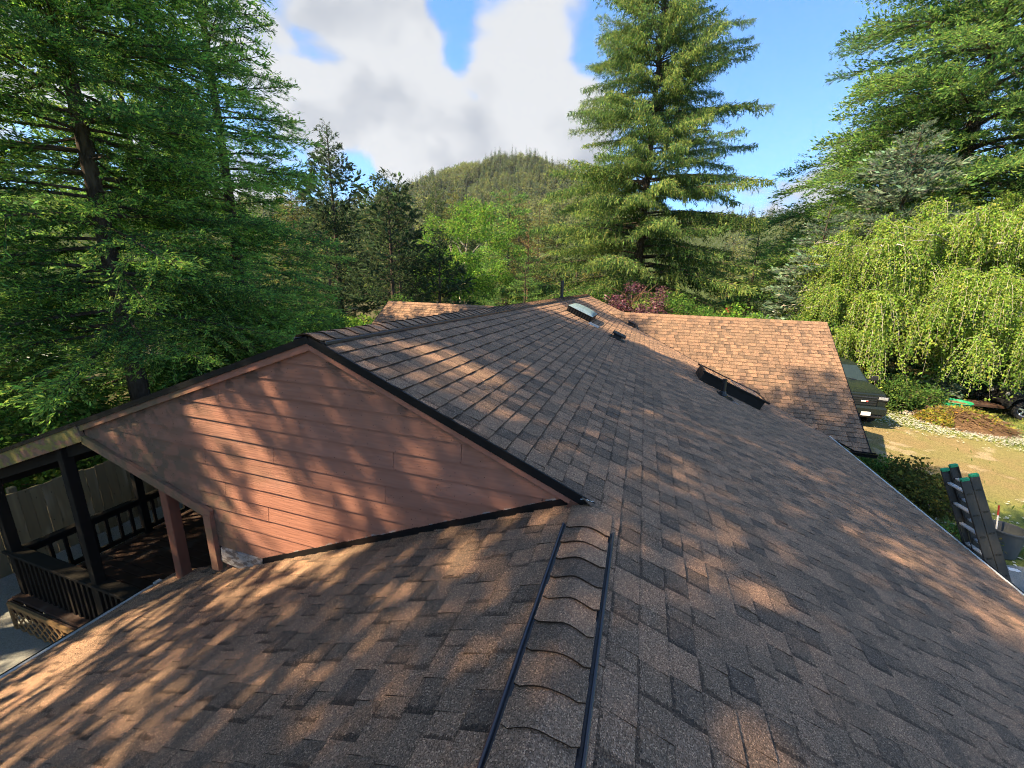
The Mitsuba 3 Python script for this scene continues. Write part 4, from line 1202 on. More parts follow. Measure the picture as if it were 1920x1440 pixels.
def far_conifer(name, seed, tiers, per, green, fresh, narrow=0.17):
    """A unit-high conifer of ragged drooping tiers."""
    r = np.random.default_rng(seed)
    lv, wood = Leaves(), MB()
    wood.tube([[0, 0, 0], [0, 0, 0.97]], [0.012, 0.002], 4, cap=False)
    for i in range(tiers):
        f = (i + 0.5) / tiers
        z = 0.10 + 0.88 * f
        R = narrow * (1 - f) ** 0.8 + 0.012
        a = r.random(per) * 6.28
        Rj = R * r.uniform(0.6, 1.15, per)
        D = np.stack([np.cos(a), np.sin(a), np.full(per, -0.25 + 0.5 * f) + r.normal(0, 0.15, per)], 1)
        P = np.stack([0 * a, 0 * a, z + r.normal(0, 0.4 / tiers, per)], 1)
        lv.add(P, D, Rj, Rj * 0.55, np.where((r.random(per) < 0.3)[:, None], tint(fresh, r, per, .2), tint(green, r, per)), unit(np.array([0, 0, 1.0]) + r.normal(0, 0.5, (per, 3))))
    return group(name, {'crown': leaf_ply(lv, r), 'trunk': mikit.ply(wood.get(), 'bark_mat')})


def far_leafy(name, seed, green, fresh):
    r = np.random.default_rng(seed)
    lv, wood = Leaves(), MB()
    wood.tube([[0, 0, 0], [0, 0, 0.6]], [0.02, 0.008], 4, cap=False)
    n = 110
    d = unit(r.normal(size=(n, 3)))
    P = d * (0.36 * (0.55 + 0.45 * r.random((n, 1)))) * [0.95, 0.95, 1.15] + [0, 0, 0.58]
    lv.add(P, d + r.normal(0, 0.7, (n, 3)), 0.17 * r.uniform(.7, 1.3, n), 0.12, np.where((r.random(n) < 0.4)[:, None], tint(fresh, r, n, .2), tint(green, r, n)))
    return group(name, {'crown': leaf_ply(lv, r), 'trunk': mikit.ply(wood.get(), 'bark_mat')})


far_con = [far_conifer(f'far_conifer_{k}', 900 + k, 11, 8, (0.095, 0.14, 0.065), (0.165, 0.205, 0.085)) for k in range(4)]
far_oli = [far_conifer(f'far_olive_{k}', 910 + k, 10, 8, (0.155, 0.20, 0.08), (0.25, 0.285, 0.105), 0.22) for k in range(3)]
far_leaf = [far_leafy(f'far_leafy_{k}', 920 + k, (0.18, 0.22, 0.08), (0.28, 0.31, 0.105)) for k in range(3)]
far_red = [far_leafy('far_red', 930, (0.16, 0.10, 0.06), (0.20, 0.13, 0.08))]


def seen_from_roof(p):
    d = np.asarray(p) - EYE
    w = d @ FWD
    if w < 1:
        return False
    return abs((d @ (math.cos(ROLL) * R0 + math.sin(ROLL) * U0)) / w) < 1.32


r_ = random.Random(77)
trees = []
# the hillside: denser towards the crest, conifers along the skyline, broad crowns on the near spur
tries = 0
while len(trees) < 6000 and tries < 90000:
    tries += 1
    if tries % 3:
        a, d = r_.uniform(-0.62, -0.02), math.sqrt(r_.uniform(380.0 ** 2, 860.0 ** 2))
    else:
        a, d = 0, 0
    a = a or r_.choice([r_.uniform(-0.72, 0.02), r_.uniform(-0.72, 0.02), r_.uniform(-1.0, -0.7), r_.uniform(0.15, 0.5)])
    d = d or math.sqrt(r_.uniform(150.0 ** 2, 960.0 ** 2))
    x, y = d * math.sin(a), d * math.cos(a)
    z = float(terrain(x, y))
    if not seen_from_roof((x, y, z + 8)):
        continue
    patch = float(meshkit.noise(np.array([x * 0.013, y * 0.013, 0.5]), 5))
    spur = math.exp(-((x + 60) / 130) ** 2 - ((y - 470) / 150) ** 2)
    if r_.random() < spur * 1.2 and patch > 0.3:
        kind = 'leaf' if r_.random() < 0.8 else 'olive'
    else:
        kind = 'con' if patch < 0.56 else ('olive' if r_.random() < 0.7 else 'leaf')
    if r_.random() < 0.22:
        kind = 'leaf'
    h = {'con': 11 + 17 * r_.random() ** 1.6, 'olive': r_.uniform(9, 20), 'leaf': r_.uniform(7, 15)}[kind]
    if r_.random() < 0.004 and 380 < d < 600:
        kind, h = 'red', 11
    trees.append((h / d, x, y, z, h, kind))
trees.sort(key=lambda t: -t[0])
POOL = {'con': far_con, 'olive': far_oli, 'leaf': far_leaf, 'red': far_red}
TEXT = {'con': ('hill_conifer', 'dark green conifer on the distant wooded hill', 'conifers on the distant hill'), 'olive': ('hill_fir', 'olive green fir on the distant wooded hill', 'olive firs on the distant hill'),
        'leaf': ('hill_broadleaf', 'rounded light green tree on the distant wooded hill', 'round-crowned trees on the distant hill'), 'red': ('hill_red_tree', 'reddish-brown tree on the sunny spur of the hill', 'reddish trees on the hill')}
for i, (q, x, y, z, h, kind) in enumerate(trees):
    wd = h * r_.choice([r_.uniform(0.7, 1.0), r_.uniform(0.9, 1.5)])
    a = r_.random() * 6.28
    Mx = np.eye(4)
    Mx[:3, 0], Mx[:3, 1], Mx[2, 2], Mx[:3, 3] = [wd * math.cos(a), wd * math.sin(a), 0], [-wd * math.sin(a), wd * math.cos(a), 0], h, [x, y, z - 0.3]
    if i < 300 or kind == 'red':
        nm, text, grp = TEXT[kind]
        key = lab(numbered(nm), text, 'tree', grp)
        inst(key, r_.choice(POOL[kind]), Mx)
    else:
        inst(f'hill_forest__{i:04d}', r_.choice(POOL[kind]), Mx)
lab('hill_forest', 'far-off mixed forest covering the hill behind the house', kind='stuff')

# single trees on the lower slope behind the yard
ms = [(-30.5, 47, 15.5, 'fir'), (-26.5, 55, 17.5, 'olive'), (-22.5, 50, 15.0, 'fir'), (-33, 62, 20, 'fir'), (-19, 62, 18.0, 'olive'), (-14, 55, 15.0, 'olive'), (-9.5, 60, 14.0, 'fir'), (-6.0, 52, 11.5, 'olive'), (-40, 58, 19, 'fir'), (-24, 70, 21, 'olive'), (-4, 68, 14, 'fir'), (-15, 72, 19, 'fir'), (-52, 52, 20, 'olive'), (-46, 38, 13, 'fir'), (-60, 40, 19, 'fir'), (-38, 27, 12, 'olive'), (13, 60, 13, 'fir'), (18, 66, 15, 'olive'), (9, 52, 10, 'olive'), (24, 55, 15, 'fir'), (30, 48, 18, 'fir'), (-55, 24, 14, 'fir'), (-44, 14, 13, 'olive'), (-32, 36, 13, 'olive')]
names = ['tall dark fir farthest left on the skyline behind the narrow pine', 'olive fir just right of the narrow pine', 'fir with a pointed top behind the two-stemmed pine', 'tall fir behind the gap right of the narrow pine', 'olive yellow fir above the bright maple', 'olive fir above and right of the bright maple', 'dark fir behind the leafless tree', 'olive fir right of the leafless tree', 'fir in the gap left of the narrow pine', 'olive fir high on the lower slope', 'fir by the left flank of the huge spruce', 'tall fir in the middle of the lower slope', 'olive fir glimpsed through the big fir', 'fir glimpsed below the boughs of the big fir', 'dark fir far off behind the left firs', 'olive fir behind the gable peak', 'fir in the gap right of the huge spruce', 'olive fir in the gap between huge spruce and blue spruce', 'low olive fir right of the huge spruce', 'fir behind the smaller blue spruce', 'dark fir behind the larger blue spruce', 'fir far behind the porch roof', 'olive fir far off at the left', 'olive fir left of the two-stemmed pine']
olive_mid = bough_set('olive_mid', (1.8, 3.4), 2, 800, leaf=0.42, dens=0.9, green=(0.135, 0.155, 0.05), fresh=(0.25, 0.25, 0.075), hang=0.25, droop=0.18, fresh_p=0.35)
dark_mid = bough_set('dark_mid', (1.8, 3.4), 2, 820, leaf=0.42, dens=0.9, green=(0.07, 0.11, 0.045), fresh=(0.14, 0.18, 0.06), hang=0.25, droop=0.18, fresh_p=0.3)
for k, ((x, y, h, kd), nm) in enumerate(zip(ms, names)):
    conifer('slope_fir', nm, (x, y, GZ), h, h * 0.24, dark_mid if kd == 'fir' else olive_mid, 500 + k, base=0.06, step=0.75, per=5, shape=0.78)
# ------------------------------------------------------------------ ladder leaning on the right eave
lab('ladder', 'dark extension ladder with green end caps and bright rungs leaning on the right eave', 'ladder')
TH = 0.40
LU = np.array([-math.sin(TH), 0.10, math.cos(TH)]); LU /= np.linalg.norm(LU)
LB = np.array([4.95, 6.42, -2.05])
LN = np.array([math.cos(TH), 0, math.sin(TH)])      # away from the house
LYV = np.cross(LN, LU)
LYV /= np.linalg.norm(LYV)
LYV = LYV if LYV[1] > 0 else -LYV
LW = 0.42
down = (LB[2] - GZ) / LU[2]


def lpt(t, y, n): return LB + LU * t + LYV * y + LN * n


for sec, (t0, t1, n0, inset) in enumerate([(-down + 0.02, 1.12, 0.0, 0.0), (-0.9, 1.16, 0.102, 0.0)]):
    for y in (0.0 + inset, LW - inset):
        s = 1 if y < 0.2 else -1
        mb = MB().bar(lpt(t0, y, n0), lpt(t1, y, n0), 0.006, 0.082, up=LYV)
        mb = MB()
        R_ = np.stack([LU, LYV, LN], 1)
        c = (lpt(t0, y, n0) + lpt(t1, y, n0)) / 2
        mb.box(c, (t1 - t0, 0.006, 0.094), R_)
        mb.box(c + LYV * s * 0.014 + LN * 0.045, (t1 - t0, 0.028, 0.006), R_)
        mb.box(c + LYV * s * 0.014 - LN * 0.045, (t1 - t0, 0.028, 0.006), R_)
        mb.put('ladder__side_rail', 'fibreglass')
        MB().box(lpt(t1 + 0.004, y + s * 0.012, n0), (0.05, 0.044, 0.10), R_, bev=0.012).put('ladder__end_cap', 'green_plastic')
        for k in range(9):
            tt = t1 - 0.20 - 0.305 * k
            if tt > t0:
                MB().box(lpt(tt, y - s * 0.006, n0), (0.018, 0.008, 0.055), R_).put('ladder__bracket', 'black_plastic')
    k = 0
    while t1 - 0.20 - 0.305 * k > t0 + 0.1:
        tt = t1 - 0.20 - 0.305 * k
        for dn in ((-0.012, 0.012)):
            MB().box(lpt(tt, LW / 2, n0 + dn), (0.030, LW - 2 * inset - 0.01, 0.020), np.stack([LU, LYV, LN], 1), bev=0.003).put('ladder__rung', 'aluminium')
        k += 1
MB().tube([lpt(0.35, LW * 0.42, -0.06), lpt(-0.3, LW * 0.45, -0.07), lpt(-1.2, LW * 0.46, -0.06)], 0.006, 6).put('ladder__rope', 'black_plastic')
MB().tube([lpt(0.30, LW * 0.78, -0.06), lpt(-0.4, LW * 0.80, -0.07), lpt(-1.2, LW * 0.80, -0.06)], 0.006, 6).put('ladder__rope', 'black_plastic')

# ------------------------------------------------------------------ bin with a broom in it
bx, by = 7.42, 9.62
lab('rubbish_bin', 'round dark grey open bin standing in the daisies beside the ladder', 'bin')
prof = [(0.0, 0.02), (0.205, 0.02), (0.215, 0.0), (0.235, 0.02), (0.262, 0.40), (0.275, 0.52), (0.295, 0.53), (0.300, 0.56), (0.285, 0.575), (0.270, 0.56), (0.250, 0.40), (0.222, 0.06), (0.0, 0.05)]
MB().lathe(prof, (bx, by, GZ), 36).put('rubbish_bin__body', 'bin_plastic', smooth=40)
for s in (0.15, math.pi + 0.15):
    a = s - 0.9
    cx_, cy_2 = bx + 0.285 * math.cos(a), by + 0.285 * math.sin(a)
    t_ = np.array([-math.sin(a), math.cos(a), 0]) * 0.075
    o_ = np.array([math.cos(a), math.sin(a), 0]) * 0.045
    c_ = np.array([cx_, cy_2, GZ + 0.44])
    MB().tube([c_ - t_, c_ - t_ + o_, c_ + t_ + o_, c_ + t_], 0.012, 8).box(c_ + [0, 0, 0.045], (0.05, 0.05, 0.03), rotz(a)).put('rubbish_bin__handle', 'bin_plastic')
lab('broom', 'white-handled broom with a red end standing in the bin', 'broom')
MB().tube([(bx - 0.10, by - 0.03, GZ + 0.06), (bx - 0.185, by + 0.02, GZ + 0.80)], 0.013, 10).put('broom__handle', 'white_paint', smooth=True)
MB().tube([(bx - 0.185, by + 0.02, GZ + 0.80), (bx - 0.21, by + 0.035, GZ + 1.0)], 0.014, 10).put('broom__grip', 'red_plastic', smooth=True)
lab(MB().prism([(-0.09, -0.04), (0.02, -0.06), (0.10, -0.02), (0.07, 0.05), (-0.05, 0.06)], lambda u, v, w: np.stack([7.25 + u, 9.0 + v, GZ + 0.034 + w + 0.03 * np.abs(u)], 1), 0.004).put('paper_scrap', 'white_paint'), 'crumpled white paper scrap lying on the concrete walk', 'litter')

# shrubs along the right wall
broadleaf('shrub', 'olive green shrub behind the ladder', (6.2, 9.9, GZ), 1.25, 0.6, 0.65, olive, 26, 201, csize=0.9, category='shrub', trunk_r=0.03, ry=1.1)
broadleaf('shrub', 'low olive shrub with white blossoms in the dry grass left of the ladder', (7.0, 11.4, GZ), 0.9, 0.65, 0.5, olive, 28, 202, csize=0.95, category='shrub', trunk_r=0.03)
broadleaf('shrub', 'green daisy-dotted shrub under the black gutter corner', (6.6, 12.6, GZ), 0.45, 0.8, 0.25, small, 34, 203, csize=1.0, category='shrub', trunk_r=0.03)
broadleaf('shrub', 'dark green shrub against the house wall next to the ladder', (5.75, 10.6, GZ), 0.8, 0.55, 0.5, small, 28, 204, csize=1.0, category='shrub', trunk_r=0.03)
broadleaf('shrub', 'green shrub low behind the ladder foot', (5.9, 8.5, GZ), 0.95, 0.55, 0.5, small, 18, 205, csize=0.9, category='shrub', trunk_r=0.03)

# ------------------------------------------------------------------ vehicles


def loft(key, sections, bsdf, smooth=35, **kw):
    """Closed outlines of equal point count joined along a line, capped."""
    k = len(sections[0])
    V = np.vstack(sections)
    F = [[i * k + j, i * k + (j + 1) % k, (i + 1) * k + (j + 1) % k, (i + 1) * k + j] for i in range(len(sections) - 1) for j in range(k)]
    F = np.array(F)
    F = np.vstack([F[:, [0, 1, 2]], F[:, [0, 2, 3]]])
    cap = [[0, j + 1, j] for j in range(1, k - 1)]
    o = (len(sections) - 1) * k
    cap2 = [[o, o + j, o + j + 1] for j in range(1, k - 1)]
    return put(key, (V, np.vstack([F, cap, cap2])), bsdf, smooth=smooth)


def wheel(key, c, axis_out, rad, bsdf_rim='alloy'):
    """A wheel: tyre, rim with five spokes."""
    c, o = np.asarray(c, float), np.asarray(axis_out, float)
    t = np.cross(o, [0, 0, 1.0])
    g = np.linspace(0, 2 * np.pi, 33)[:-1]

    def ring(r, w): return c + o * w + r * (np.cos(g)[:, None] * t + np.sin(g)[:, None] * np.array([0, 0, 1.0]))
    prof = [(rad * 0.62, -0.12), (rad * 0.95, -0.13), (rad, -0.09), (rad, 0.09), (rad * 0.95, 0.125), (rad * 0.70, 0.125), (rad * 0.62, 0.10)]
    V = np.vstack([ring(a, b) for a, b in prof])
    F = [[i * 32 + j, i * 32 + (j + 1) % 32, (i + 1) * 32 + (j + 1) % 32, (i + 1) * 32 + j] for i in range(len(prof) - 1) for j in range(32)]
    mb = MB().add(V, F)
    for j in range(24):
        a = j * 2 * np.pi / 24
        d = np.cos(a) * t + np.sin(a) * np.array([0, 0, 1.0])
        mb.box(c + d * rad * 1.0, (0.035, 0.22, 0.03), np.stack([np.cross(o, d), o, d], 1))
    mb.put(key + '__tyre', 'tyre_rubber', smooth=40)
    mb = MB()
    V = np.vstack([ring(rad * 0.62, 0.10), ring(rad * 0.58, 0.09), ring(rad * 0.55, 0.0)])
    mb.add(V, [[i * 32 + j, i * 32 + (j + 1) % 32, (i + 1) * 32 + (j + 1) % 32, (i + 1) * 32 + j] for i in range(2) for j in range(32)])
    for j in range(5):
        a = j * 2 * np.pi / 5 + 0.3
        d = np.cos(a) * t + np.sin(a) * np.array([0, 0, 1.0])
        mb.box(c + d * rad * 0.32 + o * 0.07, (rad * 0.17, 0.03, rad * 0.52), np.stack([np.cross(o, d), o, d], 1), bev=0.008)
    mb.box(c + o * 0.07, (0.12, 0.05, 0.12), np.stack([t, o, [0, 0, 1.0]], 1), bev=0.02)
    mb.put(key + '__rim', bsdf_rim)
    V = ring(rad * 0.6, 0.02)
    put(key + '__brake', (np.vstack([V, [c + o * 0.02]]), np.array([[j, (j + 1) % 32, 32] for j in range(32)])), 'black_metal')


# pickup truck, nose towards the house
TX, TY = 8.18, 17.7
lab('pickup_truck', 'dark green-black pickup truck parked nose-on beside the wing roof', 'truck')
HW = 0.99


def tsec(y, z0, z1, hw_lo, hw_hi, r=0.07):
    a = [(-hw_lo, z0), (hw_lo, z0), (hw_lo * 1.0, z0 + (z1 - z0) * 0.55), (hw_hi, z1 - r), (hw_hi - r * 1.3, z1), (-hw_hi + r * 1.3, z1), (-hw_hi, z1 - r), (-hw_lo * 1.0, z0 + (z1 - z0) * 0.55)]
    return np.array([[TX + p, TY + y, GZ + 1.10 * q] for p, q in a]) * [1, 1, 1]


loft('pickup_truck__body', [tsec(0.10, 0.62, 1.16, 0.90, 0.86), tsec(0.22, 0.55, 1.24, 0.97, 0.93), tsec(0.9, 0.50, 1.32, HW, 0.95), tsec(1.55, 0.48, 1.36, HW, 0.96), tsec(3.6, 0.48, 1.36, HW, 0.97), tsec(5.6, 0.52, 1.34, HW, 0.97)], 'paint_dark')
loft('pickup_truck__hood', [tsec(0.16, 1.05, 1.22, 0.80, 0.78, 0.03), tsec(0.5, 1.1, 1.32, 0.80, 0.76, 0.05), tsec(1.6, 1.15, 1.40, 0.82, 0.78, 0.05)], 'paint_dark')
loft('pickup_truck__cab', [tsec(1.45, 1.30, 1.36, 0.90, 0.88, 0.02), tsec(2.25, 1.30, 1.90, 0.91, 0.72, 0.07), tsec(2.7, 1.30, 1.95, 0.91, 0.73, 0.08), tsec(3.7, 1.30, 1.92, 0.91, 0.73, 0.08), tsec(3.95, 1.30, 1.40, 0.91, 0.86, 0.02)], 'paint_dark')


def panel(key, pts, bsdf, off=0.004):
    p = np.asarray(pts, float)
    n_ = np.cross(p[1] - p[0], p[2] - p[0]); n_ /= np.linalg.norm(n_)
    k = len(p)
    return put(key, (np.vstack([p + n_ * off, p - n_ * off]), np.array([[0, j, j + 1] for j in range(1, k - 1)] + [[k, k + j + 1, k + j] for j in range(1, k - 1)] + [t_ for j in range(k) for t_ in ([j, k + j, k + (j + 1) % k], [j, k + (j + 1) % k, (j + 1) % k])])), bsdf)


def tp(x, y, z): return (TX + x, TY + y, GZ + 1.10 * z)


panel('pickup_truck__windshield', [tp(-0.80, 1.515, 1.40), tp(0.80, 1.515, 1.40), tp(0.64, 2.17, 1.845), tp(-0.64, 2.17, 1.845)], 'car_window')
for s in (-1, 1):
    panel('pickup_truck__side_window', [tp(s * 0.915, 1.85, 1.42), tp(s * 0.925, 3.5, 1.42), tp(s * 0.77, 3.5, 1.82), tp(s * 0.775, 2.32, 1.82)], 'car_window')
    k = numbered('pickup_truck__headlight')
    MB().box(tp(s * 0.80, 0.13, 1.04), (0.34, 0.12, 0.19), rotz(-0.12 * s), bev=0.02).put(k + '__housing', 'black_plastic')
    MB().box(tp(s * 0.79, 0.068, 1.06), (0.27, 0.02, 0.10), rotz(-0.12 * s), bev=0.008).put(k + '__lens', 'lamp_glass')
    MB().box(tp(s * 1.16, 1.78, 1.47), (0.24, 0.11, 0.20), bev=0.035).put('pickup_truck__mirror', 'black_plastic')
    MB().bar(tp(s * 0.92, 1.78, 1.40), tp(s * 1.08, 1.78, 1.43), 0.05, 0.05).put('pickup_truck__mirror_arm', 'black_plastic')
    MB().box(tp(s * 0.72, -0.005, 0.57), (0.14, 0.05, 0.10), bev=0.01).put('pickup_truck__fog_lamp', 'lamp_glass')
    for y in (1.05, 4.55):
        wheel(numbered('pickup_truck__wheel'), tp(s * 0.88, y, 0.40), (s, 0, 0), 0.43)
    for j, y in enumerate((2.35, 3.3)):
        MB().box(tp(s * 0.995, y, 1.12), (0.02, 0.14, 0.03), bev=0.006).put('pickup_truck__door_handle', 'chrome')
MB().box(tp(0, 0.10, 0.93), (1.24, 0.10, 0.36), bev=0.02).put('pickup_truck__grille', 'black_plastic')
for z in (0.82, 0.90, 0.98, 1.06):
    MB().box(tp(0, 0.045, z), (1.18, 0.03, 0.022), bev=0.005).put('pickup_truck__grille_bar', 'paint_dark')
MB().box(tp(0, 0.03, 0.62), (1.92, 0.20, 0.34), bev=0.07).put('pickup_truck__bumper', 'paint_dark')
MB().box(tp(0, 0.03, 0.44), (1.70, 0.16, 0.10), bev=0.03).put('pickup_truck__skid_plate', 'black_plastic')
MB().box(tp(0.30, -0.078, 0.53), (0.30, 0.012, 0.15), bev=0.003).put('pickup_truck__licence_plate', 'white_paint')
lab(MB().box(tp(0.22, 0.022, 0.94), (0.22, 0.02, 0.06), bev=0.005).put('pickup_truck__badge', 'white_paint'), 'small white and red badge on the grille')
MB().box(tp(0.29, 0.018, 0.94), (0.07, 0.022, 0.045), bev=0.004).put('pickup_truck__badge', 'red_plastic')
for s in (-1, 1):
    MB().bar(tp(s * 0.45, 1.47, 1.42), tp(s * 0.45 - 0.5, 1.60, 1.47), 0.02, 0.02).put('pickup_truck__wiper', 'black_plastic')

# off-roader at the right border, nose to the left
VX, VY = 15.45, 21.65
lab('off_roader', 'dark off-road car at the right border, only its front wheel and fender in view', 'car')


def vsec(x, z0, z1, hw, r=0.08):
    a = [(-hw, z0), (hw, z0), (hw, z1 - r), (hw - r, z1), (-hw + r, z1), (-hw, z1 - r)]
    return np.array([[VX + x, VY + 0.85 + p, GZ + q] for p, q in a])


loft('off_roader__body', [vsec(-0.14, 0.62, 1.14, 0.60), vsec(0.1, 0.60, 1.20, 0.66), vsec(1.3, 0.55, 1.26, 0.72), vsec(1.35, 0.5, 1.26, 0.80), vsec(3.6, 0.5, 1.26, 0.80)], 'paint_dark')
loft('off_roader__cab', [vsec(1.35, 1.2, 1.30, 0.76, 0.03), vsec(1.65, 1.2, 1.86, 0.72), vsec(3.5, 1.2, 1.86, 0.72), vsec(3.6, 1.2, 1.3, 0.76, 0.03)], 'paint_dark')
for s in (-1, 1):
    yw_ = VY + 0.85 + s * 0.82
    for x in (0.2, 2.85):
        wheel(numbered('off_roader__wheel'), (VX + x, yw_ - 0.0, GZ + 0.40), (0, s, 0), 0.40)
        arc = [(VX + x + 0.62 * math.cos(q), yw_, GZ + 0.46 + 0.56 * math.sin(q)) for q in np.linspace(0.1, math.pi - 0.05, 9)]
        mb = MB()
        for a_, b_ in zip(arc[:-1], arc[1:]):
            mb.bar(a_, b_, 0.34, 0.035, up=(0, 1, 0)) if False else mb.bar(a_, b_, 0.36, 0.035)
        mb.put('off_roader__fender', 'black_plastic')
    panel('off_roader__side_window', [(VX + 1.75, VY + 0.85 + s * 0.775, GZ + 1.32), (VX + 3.4, VY + 0.85 + s * 0.775, GZ + 1.32), (VX + 3.4, VY + 0.85 + s * 0.728, GZ + 1.72), (VX + 1.85, VY + 0.85 + s * 0.728, GZ + 1.72)], 'car_window')
MB().box((VX - 0.22, VY + 0.85, GZ + 0.62), (0.12, 1.5, 0.18), bev=0.03).put('off_roader__bumper', 'black_plastic')
MB().box((VX - 0.15, VY + 0.85, GZ + 0.88), (0.05, 0.8, 0.34), bev=0.02).put('off_roader__grille', 'black_plastic')
for s in (-1, 1):
    MB().lathe([(0.0, 0.0), (0.09, 0.0), (0.09, 0.03), (0.0, 0.04)], (0, 0, 0), 16)
    v_, f_ = MB().lathe([(0.0, 0.04), (0.085, 0.03), (0.085, 0.0), (0, 0)], (0, 0, 0), 16).get()
    put('off_roader__headlight', (v_[:, [2, 0, 1]] * [-1, 1, 1] + [VX - 0.165, VY + 0.85 + s * 0.42, GZ + 0.95], f_), 'lamp_glass')

# grey shed behind the truck
lab('shed', 'grey shed with a pale eave behind the pickup truck', 'shed')
SX, SY = 8.9, 24.4
MB().box((SX, SY + 1.5, GZ + 1.25), (2.5, 3.0, 2.5)).put('shed__wall', 'shed_wall')
MB().prism([(-0.15, 2.46), (3.2, 3.05), (3.2, 3.10), (-0.15, 2.52)], lambda u, v, w: np.stack([SX - 1.4 + w, SY + u, GZ + v], 1), 2.8).put('shed__roof', 'shed_roof')
MB().box((SX, SY - 0.17, GZ + 2.44), (2.82, 0.035, 0.16)).put('shed__fascia', 'white_paint')
MB().box((SX + 1.27, SY - 0.01, GZ + 1.2), (0.09, 0.05, 2.35)).put('shed__corner_board', 'white_paint')
for k in range(9):
    MB().box((SX - 1.1 + 0.27 * k, SY - 0.008, GZ + 1.2), (0.03, 0.016, 2.3)).put('shed__batten', 'shed_wall')

# ------------------------------------------------------------------ brush pile and what lies round it
PCX, PCY = 12.35, 19.25
lab('brush_pile', 'heap of cut branches, yellow-green leaves on top and brown sticks on the near side', 'brush pile')
gx, gy = np.meshgrid(np.linspace(-1, 1, 25), np.linspace(-1, 1, 21), indexing='ij')
hz = 0.62 * np.clip(1 - gx ** 2 - gy ** 2, 0, 1) ** 0.8 * (0.75 + 0.5 * meshkit.fbm(np.stack([gx * 2.5, gy * 2.5, gx * 0], -1), 3, seed=2))
V = np.stack([PCX + gx * 1.12 - gy * 0.18, PCY + gy * 0.82 - gx * 0.34, GZ + hz - 0.02], -1).reshape(-1, 3)
put('brush_pile__heap', (V, np.array([[i * 21 + j, (i + 1) * 21 + j, (i + 1) * 21 + j + 1, i * 21 + j + 1] for i in range(24) for j in range(20)])), 'dead_wood', smooth=True)
w, lv = MB(), Leaves()
rq = np.random.default_rng(8)
for k in range(900):
    u, v = rq.uniform(-0.95, 0.95, 2)
    if u * u + v * v > 0.95:
        continue
    h = 0.62 * (1 - u * u - v * v) ** 0.8
    p = np.array([PCX + u * 1.1 - v * 0.18, PCY + v * 0.78 - u * 0.34, GZ + h + rq.uniform(-0.03, 0.10)])
    a = rq.normal(-0.6, 0.5)
    l = rq.uniform(0.25, 0.8)
    d = np.array([math.cos(a), math.sin(a), rq.normal(-0.1, 0.2)]) * l
    w.tube([p - d / 2, p + [0, 0, 0.03], p + d / 2], rq.uniform(0.004, 0.011), 4, cap=False)
lab(w.put('brush_pile__sticks', 'dead_wood'), 'tangle of brown sticks', kind='stuff')
n = 4800
u, v = rq.uniform(-1, 1, n), rq.uniform(-1, 1, n)
ok = (u * u + v * v < 1) & ((v > -0.05 + 0.35 * rq.normal(size=n)) | (u < -0.55))
u, v = u[ok], v[ok]
h = 0.62 * np.clip(1 - u * u - v * v, 0, 1) ** 0.8
P = np.stack([PCX + u * 1.16 - v * 0.18, PCY + v * 0.82 - u * 0.34, GZ + h + rq.uniform(0.0, 0.16, len(u))], 1)
lv.add(P, rq.normal(size=(len(u), 3)), 0.15 * rq.uniform(0.7, 1.2, len(u)), 0.075, np.where((rq.random(len(u)) < 0.5)[:, None], tint((0.40, 0.34, 0.06), rq, len(u), .2), tint((0.24, 0.28, 0.055), rq, len(u), .2)))
V, F, C = lv.get(rq)
lab(put('brush_pile__leaves', (V, F), 'foliage_mat', color=C), 'yellowing leaves', kind='stuff')


def log(label, a, b, r, mat_='pale_wood', cat='log'):
    a, b = np.asarray(a, float), np.asarray(b, float)
    q = np.linspace(0, 1, 6)[:, None]
    p = a + (b - a) * q + rq.normal(0, 0.012, (6, 3))
    return lab(MB().tube(p, r * (1 + 0.12 * np.sin(np.arange(6) * 2.1)), 9).put('log', mat_, smooth=50), label, cat)


log('pale log propped behind the green basin', (12.1, 22.5, GZ + 0.16), (13.2, 21.9, GZ + 0.05), 0.07)
log('long pale log lying in the daisies left of the brush pile', (11.0, 20.6, GZ + 0.06), (12.2, 20.2, GZ + 0.06), 0.065)
log('short pale log beside the first one', (11.3, 20.85, GZ + 0.05), (12.4, 20.55, GZ + 0.05), 0.055)


def rock(label, c, size, seed, bsdf='stone'):
    m = trimesh.creation.icosphere(subdivisions=2)
    v = np.array(m.vertices)
    v = v * (0.75 + 0.5 * meshkit.fbm(v * 1.7 + seed, 3, seed=seed))[:, None] * np.asarray(size)
    return lab(put('rock', (v + np.asarray(c), np.array(m.faces)), bsdf, smooth=30), label, 'rock')


rock('white rock at the right end of the brush pile', (13.75, 20.0, GZ + 0.10), (0.36, 0.22, 0.20), 3)
rock('pale rock just below the white rock', (13.6, 19.4, GZ + 0.05), (0.2, 0.16, 0.14), 4)
rock('brownish rock left of the green basin', (12.35, 21.5, GZ + 0.1), (0.26, 0.2, 0.18), 5)
rock('grey rock touching the green basin', (12.85, 21.55, GZ + 0.1), (0.22, 0.2, 0.2), 6)
lab('basin', 'bright green plastic basin behind the brush pile', 'basin')
MB().lathe([(0.0, 0.03), (0.38, 0.03), (0.50, 0.46), (0.54, 0.47), (0.52, 0.49), (0.48, 0.47), (0.36, 0.05), (0, 0.05)], (13.55, 21.9, GZ), 28).put('basin__bowl', 'green_plastic', smooth=40)
v_, f_ = MB().lathe([(0.0, 0.0), (0.46, 0.0), (0.46, 0.02), (0.0, 0.12)], (13.55, 21.9, GZ + 0.38), 20).get()
put('basin__soil', (v_, f_), 'dead_wood')
lab('trailer_bed', 'low rusty brown flatbed frame behind the green basin', 'trailer')
MB().box((14.9, 22.6, GZ + 0.34), (1.7, 0.9, 0.10)).put('trailer_bed__deck', 'deck_wood')
